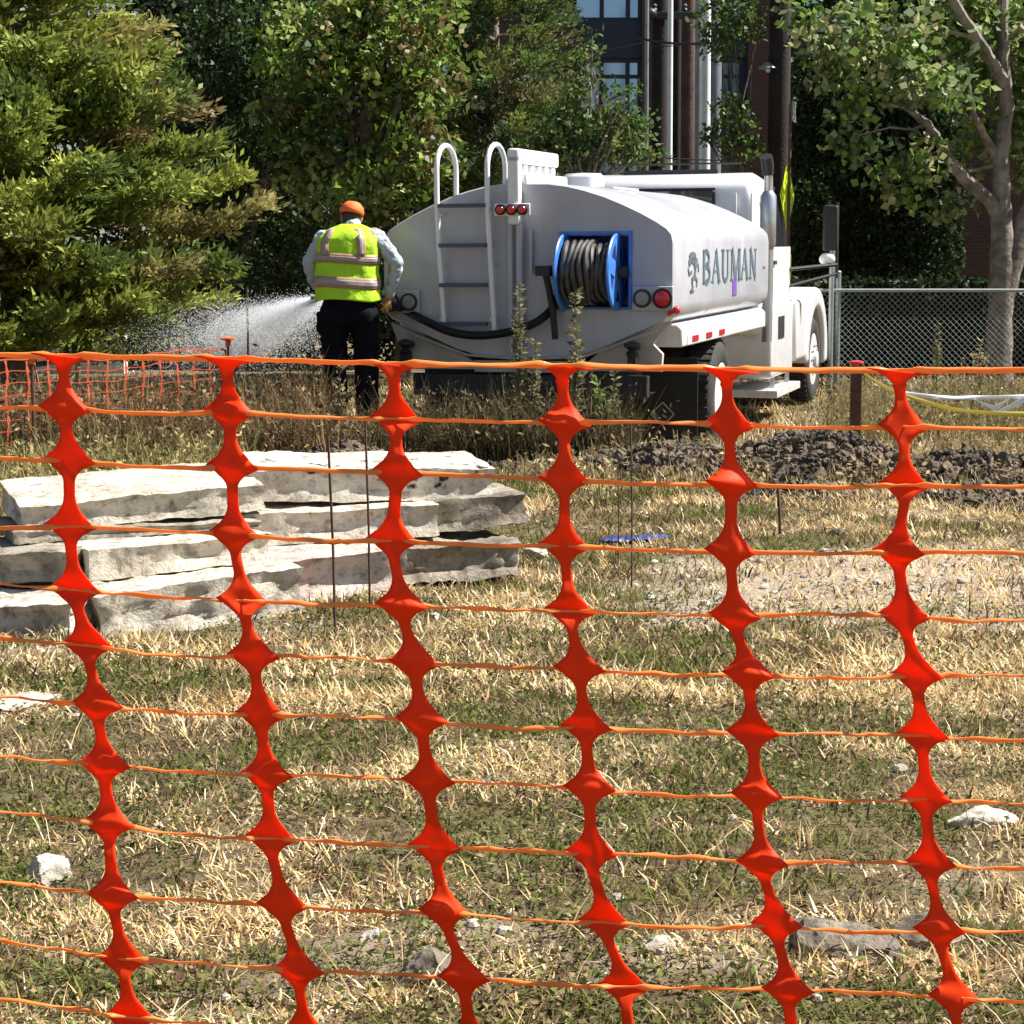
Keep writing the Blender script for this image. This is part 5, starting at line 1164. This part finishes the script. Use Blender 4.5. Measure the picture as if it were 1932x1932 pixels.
def far_net():
    A = Vector((xz(430, 16.4), 16.4, 0)); B = Vector((xz(-260, 12.4), 12.4, 0)); t = empty('barrier_fence', A)
    tag(t, 'far orange barrier netting half hidden in weeds at the left', 'barrier fence'); L = (B-A).length; u = (B-A)/L; n = int(L/.24)
    vt = MB(); hz = MB(); rr = random.Random(9)
    for k in range(n+1):
        q = u*(k*.24); top = .79+.02*math.sin(k*.7); g = gz(A.x+q.x, A.y+q.y); pts = []; 
        for i in range(19):
            z = top-(top-g-.02)*i/18; wv = .007+.011*(math.cos(i*2*math.pi/2)*.5+.5)
            c = q+Vector((.006*math.sin(i*.8+k), .008*math.sin(i+k*2), z)); pts.append((c-u*wv, c+u*wv))
        vs = [tuple(p) for pr in pts for p in pr]; vt.add(vs, [(2*i, 2*i+1, 2*i+3, 2*i+2) for i in range(18)])
    for r_ in range(9):
        vs = []
        for k in range(60):
            s_ = L*k/59; q = u*s_; g = gz(A.x+q.x, A.y+q.y); top = .79+.02*math.sin(s_/.24*.7); z = top-(top-g-.02)*r_/9+.006*math.sin(k+r_); h_ = .006 if r_ else .011
            vs += [tuple(q+Vector((0, 0, z-h_*.5))), tuple(q+Vector((0, 0, z+h_*.5)))]
        hz.add(vs, [(2*i, 2*i+1, 2*i+3, 2*i+2) for i in range(59)])
    for m_, nm in ((vt, 'vertical_straps'), (hz, 'horizontal_strands')):
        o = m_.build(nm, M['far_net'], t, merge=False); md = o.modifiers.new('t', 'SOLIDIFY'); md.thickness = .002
far_net()

# caution tape and white banner at the right
def ribbon(pts, wd, m, name, label, cat, seed=0):
    P = catmull([Vector(p) for p in pts], 10); mb = MB(); vs = []
    for i, p in enumerate(P):
        a = 0.5*math.sin(i*.35+seed)+.3*math.sin(i*.13); d = Vector((0, math.sin(a), math.cos(a)))*wd/2; vs += [p-d, p+d]
    mb.add(vs, [(2*i, 2*i+1, 2*i+3, 2*i+2) for i in range(len(P)-1)]); o = mb.build(name, m, None, smooth=True, angle=180); md = o.modifiers.new('t', 'SOLIDIFY'); md.thickness = .002; return tag(o, label, cat)
ribbon([at(1630, 705, 16.2), at(1665, 728, 15.8), at(1705, 745, 15.4), at(1800, 772, 15), at(1935, 781, 14.8), at(2100, 770, 14.5)], .035, M['tape_yellow'], 'caution_tape', 'sagging yellow caution tape running from the red capped stake to the right', 'tape')
ribbon([at(1705, 742, 15.6), at(1780, 750, 15.6), at(1850, 750, 15.6), at(1935, 748, 15.6), at(2060, 740, 15.6)], .035, M['tape_white'], 'caution_tape', 'pale tape stretched level above the sagging yellow one', 'tape', 3)
bn = MB()
for tri in ([(1835, 752), (1878, 777), (1905, 752), (1878, 765)], [(1878, 778), (1888, 781), (1945, 754), (1932, 749)]):
    q = [at(x_, y_, 15.5) for x_, y_ in tri]; q2 = [p+Vector((0, .01, 0)) for p in q]; bn.add(q+q2, [(0, 1, 2, 3), (7, 6, 5, 4), (0, 1, 5, 4), (1, 2, 6, 5), (2, 3, 7, 6), (3, 0, 4, 7)])
o = bn.build('pennant', M['tape_white'], None); tag(o, 'white and blue pennant hanging in a point from the pale tape', 'pennant')

# ------------------------------------------------------------------ grass and weeds
STRAW = np.array([(0.72, 0.56, 0.31), (0.66, 0.47, 0.21), (0.85, 0.72, 0.48), (0.46, 0.31, 0.15)])
OLIVE = np.array([(0.16, 0.155, 0.045), (0.11, 0.12, 0.03), (0.22, 0.19, 0.07), (0.10, 0.14, 0.03)])
BROWN = np.array([(0.20, 0.135, 0.075), (0.13, 0.085, 0.05), (0.28, 0.20, 0.13), (0.09, 0.065, 0.04)])
def blades(X, Y, L, Wd, lean, cols, Z=None, curve=0.6, az=None):
    n = len(X); Z = height(X, Y) if Z is None else Z; az = rng.random(n)*2*np.pi if az is None else az
    d = np.stack([np.cos(az), np.sin(az), np.zeros(n)], 1); s = np.stack([-np.sin(az+rng.normal(size=n)*.6), np.cos(az+rng.normal(size=n)*.6), np.zeros(n)], 1)
    B = np.stack([X, Y, Z-0.004], 1); up = np.array([0, 0, 1.0])[None, :]
    ln = lean[:, None]; m1 = B+(up*np.cos(ln)+d*np.sin(ln))*(L*.5)[:, None]; l2 = ln+curve*rng.random((n, 1)); m2 = m1+(up*np.cos(l2)+d*np.sin(l2))*(L*.5)[:, None]
    w_ = (Wd*.5)[:, None]
    return np.stack([B-s*w_, B+s*w_, m1-s*w_*.8, m1+s*w_*.8, m2-s*w_*.15, m2+s*w_*.15], 1)
def region(n, y0, y1, p=1.0):
    y = y0+(y1-y0)*rng.random(n)**p; hw = y*0.262+0.9; x = (rng.random(n)*2-1)*hw; return x, y
def avoid(x, y):
    """keep clear of the stones"""
    f = np.where(x > -1.62, 7.5+(x+1.62)*0.95, 7.5-(x+1.62)*0.40)
    k = (x > -2.6) & (x < 0.0) & (y > f+0.04) & (y < f+0.75)
    return ~k
def turf():
    Vs = []; Cs = []
    def colmix(x, y, n, straw_bias=0.0):
        a = vnoise(x*1.5, y*3.0, s=41)*.75+vnoise(x*5, y*9, s=42)*.5+vnoise(x*19, y*19, s=43)*.3; a = a+0.16*rng.normal(size=n)+straw_bias
        st = a > 0.18; ol = a < -0.12; c = np.empty((n, 3)); i = rng.integers(0, 4, n); c[:] = BROWN[i]; c[st] = STRAW[i[st]]; c[ol] = OLIVE[i[ol]]
        return c*(0.75+0.5*rng.random((n, 1)))
    def put(n, y0, y1, L0, L1, W0, W1, l0, l1, bias, p=1.0, thr=0.62):
        x, y = region(n, y0, y1, p); b = bare_mask(x, y); k = (rng.random(n) > b*thr) & avoid(x, y); x, y = x[k], y[k]; m = len(x)
        dn = vnoise(x*2.5, y*3.5, s=44)
        L = L0+(L1-L0)*rng.random(m)**1.6; L *= (1+0.4*dn); c = colmix(x, y, m, bias); Vs.append(blades(x, y, L, W0+(W1-W0)*rng.random(m), l0+(l1-l0)*rng.random(m), c)); Cs.append(c)
    put(100000, 3.0, 6.4, .018, .055, .003, .0068, .3, 1.45, 0.02)
    put(110000, 6.0, 12.0, .03, .08, .005, .010, .3, 1.4, 0.10)
    put(60000, 11.5, 16.5, .04, .12, .006, .011, .15, 1.3, 0.12)
    put(26000, 16.5, 27, .06, .16, .01, .018, .1, 1.2, 0.25)
    put(130000, 3.0, 7.5, .008, .030, .003, .007, .7, 1.55, 0.0)
    put(9000, 3.0, 9, .05, .13, .002, .004, .5, 1.5, 0.4)
    V = np.concatenate(Vs); c = np.concatenate(Cs); o = quads_obj('dry_grass', V, M['straw'], None, c)
    tag(o, 'matted dry grass in straw, olive and brown covering the field', 'grass', kind='stuff')
    # small clover-like leaves and dead leaf litter
    n = 60000; x, y = region(n, 3.0, 8.5, 1.2); cl = vnoise(x*2.1, y*3.1, s=51)+.5*vnoise(x*6, y*6, s=52); k = (cl+0.5*rng.random(n) > 0.1) & avoid(x, y); x, y = x[k], y[k]; n = len(x)
    P = np.stack([x, y, height(x, y)+rng.random(n)*.028], 1); D = rand_dirs(n); D[:, 2] = abs(D[:, 2])*.5
    gcol = np.array([(0.12, 0.15, 0.035), (0.16, 0.19, 0.06), (0.09, 0.11, 0.03), (0.30, 0.22, 0.12), (0.20, 0.14, 0.08), (0.34, 0.26, 0.15)])
    q = leaf_quads(P, .014, .75, D, 1.0); i = rng.choice(6, n, p=(.27, .17, .2, .14, .12, .10)); c = gcol[i]*(.7+.6*rng.random((n, 1)))
    o = quads_obj('ground_weeds', q, M['straw'], None, c); tag(o, 'low leafy weeds and dead leaves mixed into the turf', 'weeds', kind='stuff')
turf()
def pebbles():
    mb = MB(); rr = random.Random(77); n = 0
    while n < 260:
        y = 3.3+rr.random()*8; x = (rr.random()*2-1)*(y*.26+.4); b = float(bare_mask(np.array([x]), np.array([y]))[0])
        if rr.random() > b+.06 or not avoid(np.array([x]), np.array([y]))[0]: continue
        n += 1; s_ = rr.uniform(.006, .020)*(1+.05*y); z = gz(x, y); mb.ball((x, y, z+s_*.2), (s_, s_*rr.uniform(.6, 1), s_*rr.uniform(.4, .7)), 7, Matrix.Rotation(rr.random()*6, 3, 'Z'))
    o = mb.build('gravel', M['stone'], None, merge=False); tag(o, 'scattered pale pebbles on the bare soil', 'gravel', kind='stuff')
pebbles()
def tallweeds(name, x0p, x1p, y0, y1, n, L0, L1, cols, label, wts=None, W=.008, clump=14):
    nc = n//clump; px = x0p+(x1p-x0p)*rng.random(nc); yy = y0+(y1-y0)*rng.random(nc); X = np.repeat((px-966)/F*yy, clump)+rng.normal(size=nc*clump)*.05; Yv = np.repeat(yy, clump)+rng.normal(size=nc*clump)*.05
    hh = np.repeat(.45+.65*rng.random(nc)**1.4, clump); L = (L0+(L1-L0)*rng.random(nc*clump))*hh; m = len(X); i = rng.choice(len(cols), m, p=wts); c = np.array(cols)[i]*(.7+.6*rng.random((m, 1)))
    V = blades(X, Yv, L, np.full(m, W)*(.6+.8*rng.random(m)), .05+.45*rng.random(m), c)
    # leaflets along the stalks
    k = rng.integers(0, m, m); t = rng.random(m); P = V[k, 2]*(1-t[:, None])+V[k, 4]*t[:, None]; q = leaf_quads(P+rng.normal(size=P.shape)*.015, .05, .4); cc = c[k]*(.8+.5*rng.random((m, 1)))
    o = quads_obj(name, V, M['straw'], None, c); tag(o, label, 'weeds', kind='stuff')
    o2 = quads_obj('weed_leaves', q, M['straw'], o, cc); o2['kind'] = 'stuff'
tallweeds('tall_weeds', -250, 620, 13.8, 17.5, 20000, .34, .72, [(0.18, 0.115, 0.06), (0.25, 0.155, 0.08), (0.10, 0.10, 0.04), (0.09, 0.06, 0.04), (0.30, 0.22, 0.12)], 'tall brown and olive weeds behind the stones at the left')
tallweeds('tall_weeds', 730, 1185, 14.3, 15.3, 9500, .25, .74, [(0.12, 0.085, 0.05), (0.07, 0.05, 0.033), (0.20, 0.145, 0.085), (0.09, 0.095, 0.035)], 'tall dry weeds in the shade behind the tank truck rear')
tallweeds('tall_weeds', 1560, 2150, 17.5, 23.3, 6500, .25, .55, [(0.30, 0.24, 0.12), (0.20, 0.18, 0.07), (0.36, 0.28, 0.16), (0.12, 0.10, 0.05)], 'golden weeds in front of the chain link fence')
tallweeds('tall_weeds', 1000, 2100, 12.4, 15.2, 6500, .06, .26, [(0.42, 0.32, 0.17), (0.30, 0.23, 0.12), (0.20, 0.16, 0.08), (0.5, 0.40, 0.22)], 'short golden weeds along the crest of the clod heaps')
tallweeds('tall_weeds', -200, 470, 10.2, 13.6, 9000, .14, .42, [(0.34, 0.27, 0.12), (0.20, 0.18, 0.07), (0.42, 0.33, 0.16), (0.13, 0.14, 0.05)], 'knee low golden weeds just behind the stone stack')

tallweeds('tall_weeds', 540, 740, 14.4, 15.3, 1500, .15, .42, [(0.20, 0.15, 0.08), (0.13, 0.10, 0.055), (0.28, 0.22, 0.12)], 'sparse short weeds in front of the worker legs')

def weed_plant(px, pyt, Y, spread, n, cols, label, seed, leafsz=.045, name='weed_plant'):
    rr = random.Random(seed); p = at(px, pyt, Y); g = gz(p.x, p.y); H = p.z-g; t = empty(name, (p.x, p.y, g)); tag(t, label, 'weed')
    st = MB(); P = []; D = []
    for k in range(n):
        a = rr.random()*6.28; sp = spread*rr.random() if k else 0.0; h_ = H*(1 if k == 0 else rr.uniform(.5, .9)); tipv = Vector((math.cos(a)*sp, math.sin(a)*sp, h_))
        pts = [Vector((0, 0, -.02)), Vector((tipv.x*.25, tipv.y*.25, h_*.5)), tipv]; st.tube(pts, [.008, .006, .002], 5)
        for j in range(int(h_*110)):
            f = rr.uniform(.15, 1); q = pts[0].lerp(pts[1], f*2) if f < .5 else pts[1].lerp(pts[2], f*2-1); b = rr.random()*6.28; P.append(q+Vector((math.cos(b), math.sin(b), 0))*.018*(1.4-f)); D.append((math.cos(b), math.sin(b), rr.uniform(-.2, .9)))
    st.build('stems', M['twig'], t, smooth=True, merge=False)
    P = np.array([tuple(q) for q in P]); D = np.array(D); c = tints(len(P), cols, None, .3); quads_obj('leaves', leaf_quads(P, leafsz, .45, D), M['leaf'], t, c)
WC = [(0.22, 0.21, 0.11), (0.16, 0.17, 0.07), (0.30, 0.26, 0.15)]
weed_plant(980, 535, 15.0, .06, 3, WC, 'tall pale weed spike in front of the tank pipe', 1, .055)
weed_plant(1085, 548, 14.9, .10, 5, WC, 'tall bushy weed spike in front of the hose reel', 2, .06)
weed_plant(1130, 715, 14.6, .18, 9, [(0.14, 0.20, 0.05), (0.20, 0.24, 0.08)], 'green leafy weed beside the dark mud flap', 3, .07)
weed_plant(1010, 640, 15.0, .12, 6, WC, 'short grey green weed between the two tall spikes', 4)
weed_plant(1160, 700, 15.0, .15, 6, WC, 'dry branching weed left of the black mud flap', 5)
weed_plant(640, 690, 14.9, .10, 5, [(0.25, 0.20, 0.11), (0.2, 0.2, 0.09)], 'pale dry weed standing in front of the worker legs', 6)
weed_plant(1770, 610, 22.0, .10, 4, WC, 'thin brown weed standing against the chain link fence', 7)
weed_plant(1850, 640, 21.5, .12, 4, [(0.4, 0.33, 0.18)], 'pale dry weed leaning against the fence under the forked tree', 8)
# dry straw tufts in the foreground
def tuft(px, py, L, n, label, seed, lean=.45):
    Yg = GY(py); rs = np.random.default_rng(seed); x0 = (px-966)/F*Yg; X = x0+rs.normal(size=n)*.012; Yv = Yg+rs.normal(size=n)*.012
    V = blades(X-x0, Yv-Yg, L*(.5+.5*rs.random(n)), np.full(n, .0035), lean*rs.random(n), None, Z=np.zeros(n), curve=1.3)
    c = STRAW[rs.integers(0, 3, n)]*1.15; o = quads_obj('grass_tuft', V, M['straw'], None, np.clip(c, 0, 1)); o.location = (x0, Yg, gz(x0, Yg)); tag(o, label, 'grass tuft')
tuft(515, 1425, .20, 9, 'arching pale straw tuft under the second strap', 1)
tuft(545, 1415, .10, 6, 'little straw tuft right of the arching pale one', 2)
tuft(400, 1460, .08, 9, 'upright straw tuft left of the arching pale one', 3, .2)
tuft(868, 1345, .06, 5, 'single bent straw near the third strap', 4, .6)
tuft(380, 1545, .14, 5, 'straw stalk leaning left between the first and second strap', 5, 1.0)
tuft(1530, 1640, .09, 16, 'brown straw clump between the two right straps', 6, .3)
tuft(985, 2000, .10, 12, 'straw clump at the bottom of the view', 7, .4)
tuft(1905, 1720, .10, 8, 'straw tuft near the right edge', 8, .5)
tw_ = MB().tube([at(455, 1425, GY(1427)), at(540, 1422, GY(1424)), at(620, 1424, GY(1426)), at(680, 1435, GY(1437))], .004, 6).build('twig', M['twig'], None, smooth=True)
tag(tw_, 'dark twig lying on the grass by the arching straw tuft', 'twig')
tw_ = MB().tube([at(1730, 500, 20) + Vector((0, 0, -1.0)), at(1840, 640, 21.5), at(1868, 668, 21.4), at(1890, 690, 21.3)], .006, 6)
